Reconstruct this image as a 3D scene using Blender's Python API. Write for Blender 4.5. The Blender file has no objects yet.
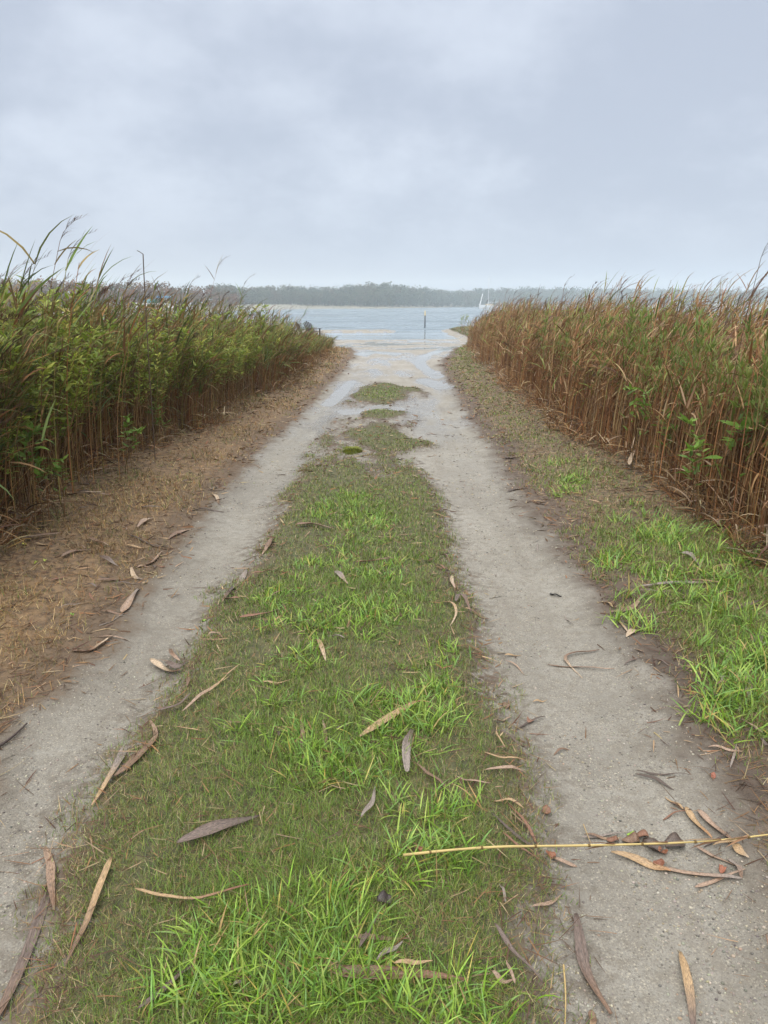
import bpy, bmesh, math, random
import numpy as np
from mathutils import Vector, Matrix

R = math.radians
rng = np.random.default_rng(7)
random.seed(7)
scene = bpy.context.scene
COL = scene.collection

# ------------------------------------------------------------------ camera
CAM_H = 1.5
PITCH = 15.72
FOC = 739.0
SEA = -0.5
cam_d = bpy.data.cameras.new('camera')
cam = bpy.data.objects.new('camera', cam_d)
COL.objects.link(cam)
cam.location = (0, 0, CAM_H)
cam.rotation_euler = (R(90 - PITCH), 0, 0)
cam_d.sensor_fit = 'VERTICAL'
cam_d.sensor_height = 36.0
cam_d.sensor_width = 27.0
cam_d.lens = 36.0 * FOC / 1024.0
cam_d.clip_start = 0.05
cam_d.clip_end = 4000
scene.camera = cam
_sp, _cp = math.sin(R(PITCH)), math.cos(R(PITCH))


def G(px, py, z=0.0):
    """ground point (at height z) that the photo shows at a pixel"""
    u = (px - 384.0) / FOC
    v = (512.0 - py) / FOC
    d = (u, _cp + v * _sp, -_sp + v * _cp)
    t = (z - CAM_H) / d[2]
    return (d[0] * t, d[1] * t)


def AT(px, py, Y):
    """point at distance Y that the photo shows at a pixel"""
    u = (px - 384.0) / FOC
    v = (512.0 - py) / FOC
    d = (u, _cp + v * _sp, -_sp + v * _cp)
    t = Y / d[1]
    return (d[0] * t, Y, CAM_H + d[2] * t)


# ------------------------------------------------------------------ noise
def _hash(ix, iy, seed):
    h = (ix.astype(np.int64) * 374761393 + iy.astype(np.int64) * 668265263 + seed * 1442695041) & 0xFFFFFFFF
    h = ((h ^ (h >> 13)) * 1274126177) & 0xFFFFFFFF
    h = h ^ (h >> 16)
    return (h & 0xFFFFFF) / float(0xFFFFFF)


def vnoise(x, y, seed=0):
    x = np.asarray(x, float); y = np.asarray(y, float)
    ix = np.floor(x); iy = np.floor(y)
    fx = x - ix; fy = y - iy
    fx = fx * fx * (3 - 2 * fx); fy = fy * fy * (3 - 2 * fy)
    ix = ix.astype(np.int64); iy = iy.astype(np.int64)
    a = _hash(ix, iy, seed); b = _hash(ix + 1, iy, seed)
    c = _hash(ix, iy + 1, seed); d = _hash(ix + 1, iy + 1, seed)
    return (a * (1 - fx) + b * fx) * (1 - fy) + (c * (1 - fx) + d * fx) * fy


def fbm(x, y, seed=0, o=3):
    s = 0; a = 0.5; n = 0
    for k in range(o):
        s = s + a * vnoise(x * 2 ** k, y * 2 ** k, seed + k * 17); n += a; a *= 0.5
    return s / n


def sstep(a, b, x):
    t = np.clip((np.asarray(x, float) - a) / (b - a), 0, 1)
    return t * t * (3 - 2 * t)


# ------------------------------------------------------------------ ground plan
ROWS = [  # row, left edge of left track, right edge, left edge of right track, right edge
    (1024, -250, 0, 572, 850), (950, -165, 40, 561, 805), (900, -115, 58, 551, 780), (850, -70, 74, 545, 758),
    (800, -40, 92, 538, 735), (760, -12, 122, 525, 714), (700, 46, 163, 505, 682), (650, 92, 190, 485, 640),
    (600, 136, 226, 466, 602), (560, 172, 254, 452, 570), (520, 204, 276, 440, 540), (490, 226, 292, 430, 520),
    (465, 248, 308, 412, 503), (440, 270, 320, 410, 487), (400, 312, 345, 414, 462), (380, 332, 352, 412, 449),
    (365, 345, 362, 410, 442), (350, 356, 370, 410, 452), (340, 345, 372, 410, 462)]
_rt = []
for r in ROWS:
    _rt.append([G(384, r[0])[1]] + [G(q, r[0])[0] for q in r[1:]])
_rt = np.array(_rt)


def edges(Y):
    return [np.interp(Y, _rt[:, 0], _rt[:, k]) for k in (1, 2, 3, 4)]


HL = np.array([(-1.0, -2.55)] + [(G(x, y)[1], G(x, y)[0]) for x, y in
              [(0, 545), (60, 502), (120, 466), (200, 430), (280, 386), (318, 362), (330, 349)]])
HR = np.array([(-1.0, 2.45)] + [(G(x, y)[1], G(x, y)[0]) for x, y in
              [(768, 562), (700, 520), (640, 474), (580, 434), (520, 398), (490, 368), (476, 350)]] + [(36.0, 4.0)])


def hedge_left(Y): return np.interp(Y, HL[:, 0], HL[:, 1])
def hedge_right(Y): return np.interp(Y, HR[:, 0], HR[:, 1])


PATCH = []
for (x0, x1, y0, y1) in [(334, 420, 424, 452), (345, 412, 407, 419), (350, 418, 383, 406)]:
    a = G((x0 + x1) / 2, y1); b = G((x0 + x1) / 2, y0); l = G(x0, (y0 + y1) / 2); q = G(x1, (y0 + y1) / 2)
    PATCH.append(((l[0] + q[0]) / 2, (a[1] + b[1]) / 2, (q[0] - l[0]) / 2, (b[1] - a[1]) / 2))
Y_MED_END = G(384, 462)[1]


def d_median(X, Y):
    LL, LR, MR, RR = edges(Y)
    w = 0.10 * (fbm(X * 3.1, Y * 2.2, 5) - 0.5) * 2 + 0.16 * (fbm(X * 1.6, Y * 0.7, 6) - 0.5) * 2 * sstep(6, 10, Y)
    d = np.minimum(X - LR, MR - X)
    d = np.minimum(d, (Y_MED_END - Y) * 0.35 + 0.5 * (fbm(X * 3.0, Y * 1.0, 8) - 0.5) * 2)
    # thin litter and scraps of turf between the patches
    c = np.minimum(X - LR, MR - X)
    mid = np.minimum(c, -0.03 + 0.16 * (fbm(X * 4.0, Y * 1.6, 12) - 0.5) * 2)
    d = np.where((Y > Y_MED_END - 0.6) & (Y < 12.6), np.maximum(d, mid), d)
    for (cx, cy, rx, ry) in PATCH:
        e = (1 - np.sqrt(((X - cx) / rx) ** 2 + ((Y - cy) / ry) ** 2)) * rx + 0.36 * (fbm(X * 2.6, Y * 1.1, 7) - 0.5) * 2 - 0.03
        d = np.maximum(d, e)
    return d + w


def d_road(X, Y):
    LL, LR, MR, RR = edges(Y)
    w = 0.12 * (fbm(X * 2.3, Y * 1.7, 9) - 0.5) * 2 + 0.14 * (fbm(X * 1.3, Y * 0.5, 10) - 0.5) * 2 * sstep(6, 12, Y)
    d = np.minimum(X - LL, RR - X) + w
    # the track opens onto the beach
    beach = (Y - 30 - 1.2 * (fbm(X * 0.5, Y * 0.3, 3) - 0.5) * 2) * 0.25
    beach = np.minimum(beach, np.interp(Y, [30, 36, 43], [3.2, 3.9, 5.0]) - X)
    return np.maximum(d, beach)


STREAMS = []


def stream(pts, w):
    STREAMS.append((np.array([G(*p) for p in pts]), w))


stream([(456, 341), (447, 346), (436, 350), (424, 355), (419, 360), (423, 366), (433, 371), (437, 375)], 0.14)
stream([(351, 380), (345, 386), (339, 392), (330, 401)], 0.11)
stream([(345, 408), (366, 407), (398, 407)], 0.10)
stream([(395, 352), (372, 350), (362, 353)], 0.22)
stream([(404, 346), (425, 345), (440, 344)], 0.20)
stream([(425, 378), (440, 384)], 0.15)


def stream_masks(X, Y):
    """one mask per run of rain water, the last for the broad patches of the far sand"""
    out = []
    brk = 0.55 + 0.9 * fbm(X * 2.2, Y * 0.9, 101)
    for P, w in STREAMS:
        m = np.zeros_like(np.asarray(X, float))
        for a, b in zip(P[:-1], P[1:]):
            # distances are stretched along the lane, as rain water lies along ruts
            S = np.array([1.0, 0.35])
            ab = (b - a) * S
            ap0 = (X - a[0]) * S[0]; ap1 = (Y - a[1]) * S[1]
            t = np.clip((ap0 * ab[0] + ap1 * ab[1]) / (ab @ ab + 1e-9), 0, 1)
            dd = np.hypot(ap0 - t * ab[0], ap1 - t * ab[1])
            m = np.maximum(m, np.exp(-(dd / w) ** 2))
        out.append(m * brk)
    far = 0.95 * sstep(22, 30, Y) * sstep(0.56, 0.70, fbm(X * 0.55, Y * 0.22, 103)) * sstep(-4.2, -3.2, X) * (1 - sstep(2.6, 3.4, X)) * (1 - sstep(41.5, 43, Y))
    out.append(far)
    return out


def stream_mask(X, Y):
    return np.max(np.stack(stream_masks(X, Y)), axis=0)


def z_plain(X, Y):
    X = np.asarray(X, float); Y = np.asarray(Y, float)
    z = -0.43 * sstep(22, 42, Y)
    return z


def shore_far(X, Y):
    """distance of the far shore, by bearing"""
    b = X / np.maximum(Y, 1.0)
    return np.interp(b, [-0.6, -0.28, -0.16, -0.10, 0.0, 0.12, 0.3, 0.6], [150, 160, 250, 325, 345, 520, 640, 680])


def z_ground(X, Y, water_bed=True):
    X = np.asarray(X, float); Y = np.asarray(Y, float)
    dm = d_median(X, Y); dr = d_road(X, Y)
    z = z_plain(X, Y)
    near = 1 - sstep(20, 32, Y)
    # ruts, crowned middle, verges rising to the reeds
    rut = sstep(0.0, 0.25, dr) * (1 - sstep(-0.12, 0.06, dm))
    z = z - 0.035 * rut * near
    z = z + 0.015 * sstep(0, 0.3, dm) * near
    z = z + 0.06 * sstep(0.0, 0.9, -dr) * near
    if water_bed: z = z + 0.012 * (fbm(X * 4, Y * 4, 21) - 0.5) * 2 * (1 - sstep(20, 40, Y)) + 0.006 * (fbm(X * 17, Y * 17, 25, 2) - 0.5) * (1 - sstep(8, 14, Y))
    z = z + 0.03 * (fbm(X * 0.7, Y * 0.35, 22) - 0.5) * 2 * sstep(24, 36, Y)
    if water_bed: z = z - 0.035 * stream_mask(X, Y)
    # wet hollow behind the spit, the spit, then the bay floor
    lane = 1 - sstep(4.0, 4.9, X + 0.3 * (fbm(X * 0.0, Y * 0.5, 31) - 0.5))
    hollow = sstep(42.5, 45, Y) * (1 - sstep(53, 55.5, Y)) * lane * sstep(-7, -5, X)
    z = z - 0.16 * hollow
    spit = np.exp(-((Y - 57.0) / 2.2) ** 2)
    low = sstep(0.0, 1.6, X) * lane
    z = z - 0.16 * low * sstep(53, 55, Y)
    z = np.where(Y > 50, z + (0.0 + 0.03 * (1 - low)) * spit, z)
    z = z + 0.25 * sstep(4.3, 6.0, X) * sstep(38, 44, Y) * (1 - sstep(56, 62, Y))
    bay = sstep(58.5, 75, Y + 1.5 * (fbm(X * 0.2, Y * 0.0, 33) - 0.5))
    z = z * (1 - bay) + (-2.6) * bay
    sf = shore_far(X, Y)
    land = sstep(-14, 10, Y - sf)
    z = z * (1 - land) + land * (-0.35 + 1.6 * sstep(0, 60, Y - sf))
    return z


# ------------------------------------------------------------------ mesh building
def mesh_np(name, V, quads=None, tris=None, mats=None, col=None, attrs=None, smooth=False, parent=None, matidx=None):
    me = bpy.data.meshes.new(name)
    V = np.ascontiguousarray(V, dtype=np.float32)
    quads = np.zeros((0, 4), np.int32) if quads is None else np.asarray(quads, np.int32).reshape(-1, 4)
    tris = np.zeros((0, 3), np.int32) if tris is None else np.asarray(tris, np.int32).reshape(-1, 3)
    me.vertices.add(len(V))
    me.vertices.foreach_set('co', V.ravel())
    nl = quads.size + tris.size
    me.loops.add(nl)
    me.loops.foreach_set('vertex_index', np.concatenate([quads.ravel(), tris.ravel()]).astype(np.int32))
    nf = len(quads) + len(tris)
    me.polygons.add(nf)
    st = np.concatenate([np.arange(len(quads)) * 4, quads.size + np.arange(len(tris)) * 3]).astype(np.int32)
    me.polygons.foreach_set('loop_start', st)
    me.polygons.foreach_set('use_smooth', np.full(nf, smooth))
    if matidx is not None:
        me.polygons.foreach_set('material_index', np.asarray(matidx, np.int32))
    if col is not None:
        a = me.color_attributes.new('Col', 'FLOAT_COLOR', 'POINT')
        c = np.ones((len(V), 4), np.float32); c[:, :3] = col
        a.data.foreach_set('color', c.ravel())
    for k, v in (attrs or {}).items():
        a = me.attributes.new(k, 'FLOAT', 'POINT')
        a.data.foreach_set('value', np.ascontiguousarray(v, dtype=np.float32).ravel())
    me.update(calc_edges=True)
    me.validate()
    for m in (mats if isinstance(mats, (list, tuple)) else [mats]):
        if m is not None: me.materials.append(m)
    o = bpy.data.objects.new(name, me)
    COL.objects.link(o)
    if parent is not None: o.parent = parent
    return o


class Geo:
    """collects vertices, quads, tris and colours"""
    def __init__(s): s.V = []; s.Q = []; s.T = []; s.C = []; s.n = 0
    def add(s, V, Q=None, T=None, C=None):
        V = np.asarray(V, float).reshape(-1, 3)
        if Q is not None and len(Q): s.Q.append(np.asarray(Q).reshape(-1, 4) + s.n)
        if T is not None and len(T): s.T.append(np.asarray(T).reshape(-1, 3) + s.n)
        if C is None: C = np.ones((len(V), 3))
        C = np.asarray(C, float)
        if C.ndim == 1: C = np.tile(C, (len(V), 1))
        s.V.append(V); s.C.append(C); s.n += len(V)
        return s
    def build(s, name, mat, parent=None, smooth=False):
        V = np.concatenate(s.V); C = np.concatenate(s.C)
        Q = np.concatenate(s.Q) if s.Q else None
        T = np.concatenate(s.T) if s.T else None
        return mesh_np(name, V, Q, T, mat, C, None, smooth, parent)
    def merge(s, o):
        for V, C in zip(o.V, o.C): pass
        if o.n == 0: return s
        V = np.concatenate(o.V); C = np.concatenate(o.C)
        return s.add(V, np.concatenate(o.Q) if o.Q else None, np.concatenate(o.T) if o.T else None, C)


def blades(P, az, L, W, tilt, bend, C, prof=(0.8, 1.0, 0.7), tipc=None, roll=None, fold=0.0):
    """curved tapering strips: root P, azimuth az, tilt from vertical, further bend; prof = widths before the tip"""
    P = np.asarray(P, float); n = len(P); g = Geo()
    if n == 0: return g
    az, L, W, tilt, bend = [np.broadcast_to(np.asarray(q, float), (n,)) for q in (az, L, W, tilt, bend)]
    k = len(prof)
    d = np.stack([np.cos(az), np.sin(az)], 1)
    roll = np.zeros(n) if roll is None else np.broadcast_to(roll, (n,))
    side0 = np.stack([-np.sin(az), np.cos(az), np.zeros(n)], 1)
    pos = P.copy(); rows = []
    for s in range(k + 1):
        th = tilt + bend * (s + 0.5) / (k + 0.5)
        nrm = np.stack([-np.cos(th) * d[:, 0], -np.cos(th) * d[:, 1], np.sin(th)], 1)
        side = side0 * np.cos(roll)[:, None] + nrm * np.sin(roll)[:, None]
        if s < k:
            h = side * (W * prof[s] * 0.5)[:, None]
            rows += [pos - h, pos + h]
        else:
            rows += [pos]
        pos = pos + (L / k)[:, None] * np.stack([np.sin(th) * d[:, 0], np.sin(th) * d[:, 1], np.cos(th)], 1)
    m = 2 * k + 1
    V = np.stack(rows, 1).reshape(-1, 3)
    base = (np.arange(n) * m)[:, None]
    Q = np.concatenate([base + np.array([2 * s, 2 * s + 1, 2 * s + 3, 2 * s + 2]) for s in range(k - 1)]) if k > 1 else None
    T = base + np.array([2 * k - 2, 2 * k - 1, 2 * k])
    C = np.broadcast_to(np.asarray(C, float), (n, 3))
    Cv = np.repeat(C[:, None, :], m, 1)
    if tipc is not None:
        tipc = np.broadcast_to(np.asarray(tipc, float), (n, 3))
        Cv[:, 2 * k - 2:, :] = tipc[:, None, :]
    g.add(V, Q, T, Cv.reshape(-1, 3))
    return g


def tubes(paths, radii, C, sides=3, cap=False):
    """paths (n,k,3), radii (n,k)"""
    paths = np.asarray(paths, float); n, k, _ = paths.shape
    radii = np.broadcast_to(np.asarray(radii, float), (n, k))
    tan = np.gradient(paths, axis=1)
    tan /= np.linalg.norm(tan, axis=2, keepdims=True) + 1e-9
    ref = np.where(np.abs(tan[..., 2:3]) > 0.9, np.array([1.0, 0, 0]), np.array([0, 0, 1.0]))
    u = np.cross(tan, ref); u /= np.linalg.norm(u, axis=2, keepdims=True) + 1e-9
    v = np.cross(tan, u)
    ring = []
    for s in range(sides):
        a = 2 * math.pi * s / sides
        ring.append(paths + radii[..., None] * (math.cos(a) * u + math.sin(a) * v))
    V = np.stack(ring, 2)  # n,k,sides,3
    idx = np.arange(n * k * sides).reshape(n, k, sides)
    a = idx[:, :-1, :]; b = idx[:, 1:, :]
    Q = np.stack([a, np.roll(a, -1, 2), np.roll(b, -1, 2), b], -1).reshape(-1, 4)
    C = np.broadcast_to(np.asarray(C, float), (n, 3))
    Cv = np.repeat(C, k * sides, 0)
    T = None
    if cap and sides >= 3:
        T = []
        for i in range(n):
            for e in (0, k - 1):
                for s in range(1, sides - 1): T.append([idx[i, e, 0], idx[i, e, s], idx[i, e, s + 1]])
    return Geo().add(V.reshape(-1, 3), Q, T, Cv)


def box(g, c, s, C=(1, 1, 1), M=None):
    x, y, z = s[0] / 2, s[1] / 2, s[2] / 2
    V = np.array([(-x, -y, -z), (x, -y, -z), (x, y, -z), (-x, y, -z), (-x, -y, z), (x, -y, z), (x, y, z), (-x, y, z)])
    if M is not None: V = V @ np.array(M.to_3x3()).T
    V = V + np.array(c)
    g.add(V, [(0, 3, 2, 1), (4, 5, 6, 7), (0, 1, 5, 4), (1, 2, 6, 5), (2, 3, 7, 6), (3, 0, 4, 7)], None, np.array(C, float))
    return g


# ------------------------------------------------------------------ objects and tags
def tag(o, label=None, cat=None, group=None, kind=None):
    if label: o['label'] = label
    if cat: o['category'] = cat
    if group: o['group'] = group
    if kind: o['kind'] = kind
    return o


def empty(name, loc, rz=0.0):
    o = bpy.data.objects.new(name, None); COL.objects.link(o)
    o.location = loc; o.rotation_euler = (0, 0, rz); o.empty_display_size = 0.1
    return o


def copy_tree(o, parent=None):
    c = o.copy(); COL.objects.link(c)
    if parent is not None: c.parent = parent
    for ch in list(o.children): copy_tree(ch, c)
    return c


# ------------------------------------------------------------------ materials
class NT:
    def __init__(s, name):
        s.m = bpy.data.materials.new(name); s.m.use_nodes = True
        s.t = s.m.node_tree; s.b = s.t.nodes['Principled BSDF']; s.o = s.t.nodes['Material Output']
    def n(s, typ, **kw):
        nd = s.t.nodes.new(typ)
        for k, v in kw.items():
            if k == 'inp':
                for a, b in v.items(): nd.inputs[a].default_value = b
            else: setattr(nd, k, v)
        return nd
    def l(s, a, b): s.t.links.new(a, b)
    def math(s, op, a, b=None, clamp=False):
        nd = s.n('ShaderNodeMath', operation=op); nd.use_clamp = clamp
        for i, q in enumerate((a, b)):
            if q is None: continue
            if isinstance(q, (int, float)): nd.inputs[i].default_value = q
            else: s.l(q, nd.inputs[i])
        return nd.outputs[0]
    def mix(s, f, a, b, blend='MIX'):
        nd = s.n('ShaderNodeMix', data_type='RGBA', blend_type=blend)
        for q, i in ((f, 0), (a, 6), (b, 7)):
            if isinstance(q, (int, float)): nd.inputs[i].default_value = q
            elif isinstance(q, tuple): nd.inputs[i].default_value = (*q, 1)
            else: s.l(q, nd.inputs[i])
        return nd.outputs[2]
    def noise(s, scale, detail=3, rough=0.55, vec=None, out='Fac'):
        nd = s.n('ShaderNodeTexNoise', inp={'Scale': scale, 'Detail': detail, 'Roughness': rough})
        if vec is not None: s.l(vec, nd.inputs['Vector'])
        return nd.outputs[out]
    def ramp(s, f, lo, hi):
        nd = s.n('ShaderNodeMapRange', interpolation_type='SMOOTHSTEP', inp={'From Min': lo, 'From Max': hi}); s.l(f, nd.inputs['Value'])
        return nd.outputs[0]
    def attr(s, name, out='Fac'):
        return s.n('ShaderNodeAttribute', attribute_name=name).outputs[out]
    def set(s, **kw):
        for k, v in kw.items():
            k = k.replace('_', ' ')
            if isinstance(v, (int, float)): s.b.inputs[k].default_value = v
            elif isinstance(v, tuple): s.b.inputs[k].default_value = (*v, 1) if len(v) == 3 else v
            else: s.l(v, s.b.inputs[k])
        return s


def leaf_mat(name, rough=0.5, trans=0.25, spec=0.35, noise=25.0, gain=1.0):
    """plant tissue: colour from the plant's own colour attribute, light passing through thin blades"""
    t = NT(name)
    c = t.attr('Col', 'Color')
    nz = t.noise(noise, 2)
    c = t.mix(1.0, c, t.n('ShaderNodeCombineColor').outputs[0], 'MULTIPLY') if False else c
    v = t.math('ADD', t.math('MULTIPLY', nz, 0.7), 0.65)
    hs = t.n('ShaderNodeHueSaturation'); t.l(c, hs.inputs['Color']); t.l(t.math('MULTIPLY', v, gain), hs.inputs['Value'])
    c = hs.outputs[0]
    t.set(Base_Color=c, Roughness=rough)
    t.b.inputs['Specular IOR Level'].default_value = spec
    if trans > 0:
        tr = t.n('ShaderNodeBsdfTranslucent'); t.l(c, tr.inputs['Color'])
        mx = t.n('ShaderNodeMixShader'); mx.inputs[0].default_value = trans
        t.l(t.b.outputs[0], mx.inputs[1]); t.l(tr.outputs[0], mx.inputs[2]); t.l(mx.outputs[0], t.o.inputs['Surface'])
    return t.m


def paint_mat(name, col, rough=0.5, noise=8.0, amt=0.25, metal=0.0):
    t = NT(name)
    nz = t.noise(noise, 4)
    lo = tuple(q * (1 - amt) for q in col)
    t.set(Base_Color=t.mix(nz, lo, col), Roughness=rough, Metallic=metal)
    return t.m


M_GRASS = leaf_mat('grass_blade', 0.42, 0.18, 0.4, 40)
M_DRY = leaf_mat('dry_grass_blade', 0.7, 0.12, 0.2, 40)
M_REED = leaf_mat('reed_tissue', 0.7, 0.15, 0.15, 12)
M_STEM = leaf_mat('reed_stem', 0.65, 0.0, 0.2, 9)
M_LEAF = leaf_mat('shrub_leaf', 0.48, 0.38, 0.28, 18)
M_PLUME = leaf_mat('reed_plume', 0.8, 0.2, 0.1, 30)
M_CROWN = leaf_mat('tree_crown', 0.8, 0.15, 0.1, 0.3)


def litter_mat():
    t = NT('dead_leaf')
    c = t.attr('Col', 'Color')
    tc = t.attr('along', 'Fac'); ac = t.attr('across', 'Fac')
    cv = t.n('ShaderNodeCombineXYZ'); t.l(t.math('MULTIPLY', ac, 9.0), cv.inputs[0]); t.l(t.math('MULTIPLY', tc, 3.0), cv.inputs[1])
    st = t.noise(1.6, 3, 0.6, cv.outputs[0])
    bl = t.noise(30, 3)
    v = t.math('ADD', t.math('MULTIPLY', t.ramp(st, 0.32, 0.68), 0.85), t.math('MULTIPLY', t.ramp(bl, 0.3, 0.7), 0.5))
    v = t.math('ADD', v, 0.34)
    hs = t.n('ShaderNodeHueSaturation'); t.l(c, hs.inputs['Color']); t.l(v, hs.inputs['Value'])
    t.set(Base_Color=hs.outputs[0], Roughness=t.math('ADD', t.math('MULTIPLY', bl, 0.35), 0.25))
    bp = t.n('ShaderNodeBump', inp={'Strength': 0.5, 'Distance': 0.002}); t.l(st, bp.inputs['Height']); t.l(bp.outputs[0], t.b.inputs['Normal'])
    return t.m


M_LITTER = litter_mat()


def ground_mat():
    t = NT('ground_surface')
    pos = t.n('ShaderNodeNewGeometry').outputs['Position']
    sx = t.n('ShaderNodeSeparateXYZ'); t.l(pos, sx.inputs[0])
    Y = sx.outputs[1]; X = sx.outputs[0]
    dm = t.attr('dm'); dr = t.attr('dr'); wet = t.attr('wet')
    n1 = t.noise(5.0, 5, 0.65, pos); n2 = t.noise(22, 4, 0.65, pos); n3 = t.noise(160, 2, 0.6, pos); n0 = t.noise(1.1, 4, 0.6, pos)
    n4 = t.noise(420, 1, 0.5, pos)
    e = t.math('ADD', t.math('MULTIPLY', t.math('SUBTRACT', n1, 0.5), 0.34), t.math('MULTIPLY', t.math('SUBTRACT', n2, 0.5), 0.30))
    road = t.ramp(t.math('ADD', dr, e), -0.06, 0.12)
    med = t.ramp(t.math('ADD', dm, e), -0.06, 0.05)
    far = t.ramp(Y, 9.0, 22.0)
    dmap = t.n('ShaderNodeMapping', inp={'Scale': (2.4, 0.6, 1.0), 'Location': (7.3, 2.1, 0)}); t.l(pos, dmap.inputs['Vector'])
    # packed wet sand with shell grit
    sand = t.mix(t.ramp(n0, 0.3, 0.7), (0.205, 0.192, 0.164), (0.300, 0.286, 0.248))
    sand = t.mix(t.math('MULTIPLY', t.ramp(n2, 0.42, 0.68), 0.7), sand, (0.155, 0.135, 0.105))
    ndm = t.noise(1.0, 4, 0.6, dmap.outputs[0])
    sand = t.mix(t.math('MULTIPLY', t.ramp(ndm, 0.50, 0.64), 0.38), sand, (0.145, 0.132, 0.11))
    sand = t.mix(t.math('MULTIPLY', t.ramp(n1, 0.5, 0.75), 0.6), sand, (0.325, 0.306, 0.268))
    far_s = t.mix(t.ramp(n0, 0.3, 0.7), (0.235, 0.218, 0.192), (0.345, 0.322, 0.286))
    sand = t.mix(far, sand, far_s)
    sand = t.mix(t.math('MULTIPLY', t.ramp(Y, 34, 44), 0.25), sand, (0.33, 0.29, 0.23))
    dmp = t.math('MULTIPLY', t.math('MULTIPLY', t.ramp(X, -0.3, -0.8), t.math('SUBTRACT', 1.0, t.ramp(Y, 2.6, 4.6))), t.ramp(n1, 0.3, 0.6))
    sand = t.mix(t.math('MULTIPLY', dmp, 0.55), sand, (0.15, 0.135, 0.11))
    # grit: two sizes of stone
    for sc, lo, hi, pr in ((150, (0.07, 0.065, 0.055), (0.40, 0.365, 0.29), 0.55), (330, (0.09, 0.08, 0.07), (0.36, 0.33, 0.265), 0.6)):
        vo = t.n('ShaderNodeTexVoronoi', inp={'Scale': sc, 'Randomness': 1.0}); t.l(pos, vo.inputs['Vector'])
        sep = t.n('ShaderNodeSeparateColor'); t.l(vo.outputs['Color'], sep.inputs[0])
        stone = t.mix(sep.outputs[0], lo, hi)
        on = t.math('MULTIPLY', t.math('SUBTRACT', 1.0, t.ramp(vo.outputs['Distance'], 0.38, 0.58)), t.math('GREATER_THAN', sep.outputs[1], 1 - pr * 0.9))
        on = t.math('MULTIPLY', on, t.ramp(n1, 0.25, 0.5))
        sand = t.mix(t.math('MULTIPLY', on, 0.85), sand, stone)
    sand = t.mix(t.math('MULTIPLY', t.ramp(n3, 0.35, 0.65), 0.45), sand, (0.13, 0.115, 0.095))
    trk = t.n('ShaderNodeMapping', inp={'Scale': (5.0, 0.35, 1.0)}); t.l(pos, trk.inputs['Vector'])
    nt = t.noise(1.3, 4, 0.6, trk.outputs[0])
    trk2 = t.n('ShaderNodeMapping', inp={'Scale': (1.2, 0.3, 1.0), 'Location': (3.1, 1.7, 0)}); t.l(pos, trk2.inputs['Vector'])
    sand = t.mix(t.math('MULTIPLY', t.ramp(nt, 0.5, 0.72), 0.45), sand, (0.155, 0.135, 0.108))
    rim = t.math('MAXIMUM', t.math('SUBTRACT', 1.0, t.ramp(t.math('ADD', dr, e), 0.04, 0.24)), t.ramp(t.math('ADD', dm, e), -0.20, -0.03))
    sand = t.mix(t.math('MULTIPLY', t.math('MULTIPLY', rim, t.ramp(n2, 0.3, 0.6)), 0.6), sand, (0.085, 0.068, 0.050))
    # soil with bits of dead plants
    soil = t.mix(t.ramp(n2, 0.35, 0.65), (0.060, 0.040, 0.027), (0.165, 0.112, 0.076))
    soil = t.mix(t.math('MULTIPLY', t.ramp(n3, 0.5, 0.7), 0.6), soil, (0.20, 0.135, 0.075))
    soil = t.mix(t.math('MULTIPLY', t.ramp(n4, 0.55, 0.7), 0.4), soil, (0.03, 0.02, 0.015))
    soil = t.mix(t.math('MULTIPLY', t.ramp(n0, 0.46, 0.62), 0.55), soil, (0.042, 0.032, 0.023))
    lv = t.ramp(X, -0.4, -1.0)
    soilL = t.mix(t.ramp(n2, 0.35, 0.65), (0.070, 0.046, 0.027), (0.225, 0.142, 0.068))
    soilL = t.mix(t.math('MULTIPLY', t.ramp(n3, 0.45, 0.7), 0.6), soilL, (0.27, 0.17, 0.085))
    soil = t.mix(t.math('MULTIPLY', lv, 0.8), soil, soilL)
    nearrim = t.math('MULTIPLY', t.ramp(t.math('ADD', dr, e), -0.40, -0.10), t.ramp(n2, 0.25, 0.55))
    soil = t.mix(t.math('MULTIPLY', nearrim, 0.6), soil, (0.065, 0.048, 0.036))
    turf = t.mix(t.ramp(n2, 0.35, 0.7), (0.045, 0.048, 0.018), (0.105, 0.095, 0.040))
    turf = t.mix(t.math('MULTIPLY', t.ramp(n3, 0.5, 0.7), 0.35), turf, (0.16, 0.12, 0.06))
    rt = t.math('MULTIPLY', t.ramp(X, 1.0, 1.6), t.ramp(t.math('ADD', dr, e), -0.1, -0.4))
    soil = t.mix(t.math('MULTIPLY', rt, 0.7), soil, t.mix(t.ramp(n2, 0.38, 0.62), (0.055, 0.045, 0.022), (0.17, 0.115, 0.058)))
    c = t.mix(road, soil, sand)
    c = t.mix(med, c, t.mix(t.ramp(dm, 0.0, 0.12), soil, turf))
    # bay floor and far shore
    c = t.mix(t.ramp(Y, 62, 70), c, (0.20, 0.18, 0.13))
    bare = t.math('MULTIPLY', road, t.math('SUBTRACT', 1.0, med))
    shn = t.ramp(t.noise(0.9, 4, 0.6, trk2.outputs[0]), 0.42, 0.62)
    w = t.math('ADD', wet, t.math('MULTIPLY', t.math('MULTIPLY', t.ramp(Y, 3.5, 12), shn), 1.0))
    w = t.math('MULTIPLY', t.math('ADD', w, t.math('MULTIPLY', t.ramp(n0, 0.5, 0.7), 0.22), True), bare)
    rgh = t.math('SUBTRACT', 0.85, t.math('MULTIPLY', w, 0.72), True)
    rgh = t.math('ADD', rgh, t.math('MULTIPLY', t.math('SUBTRACT', n2, 0.5), 0.2), True)
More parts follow.
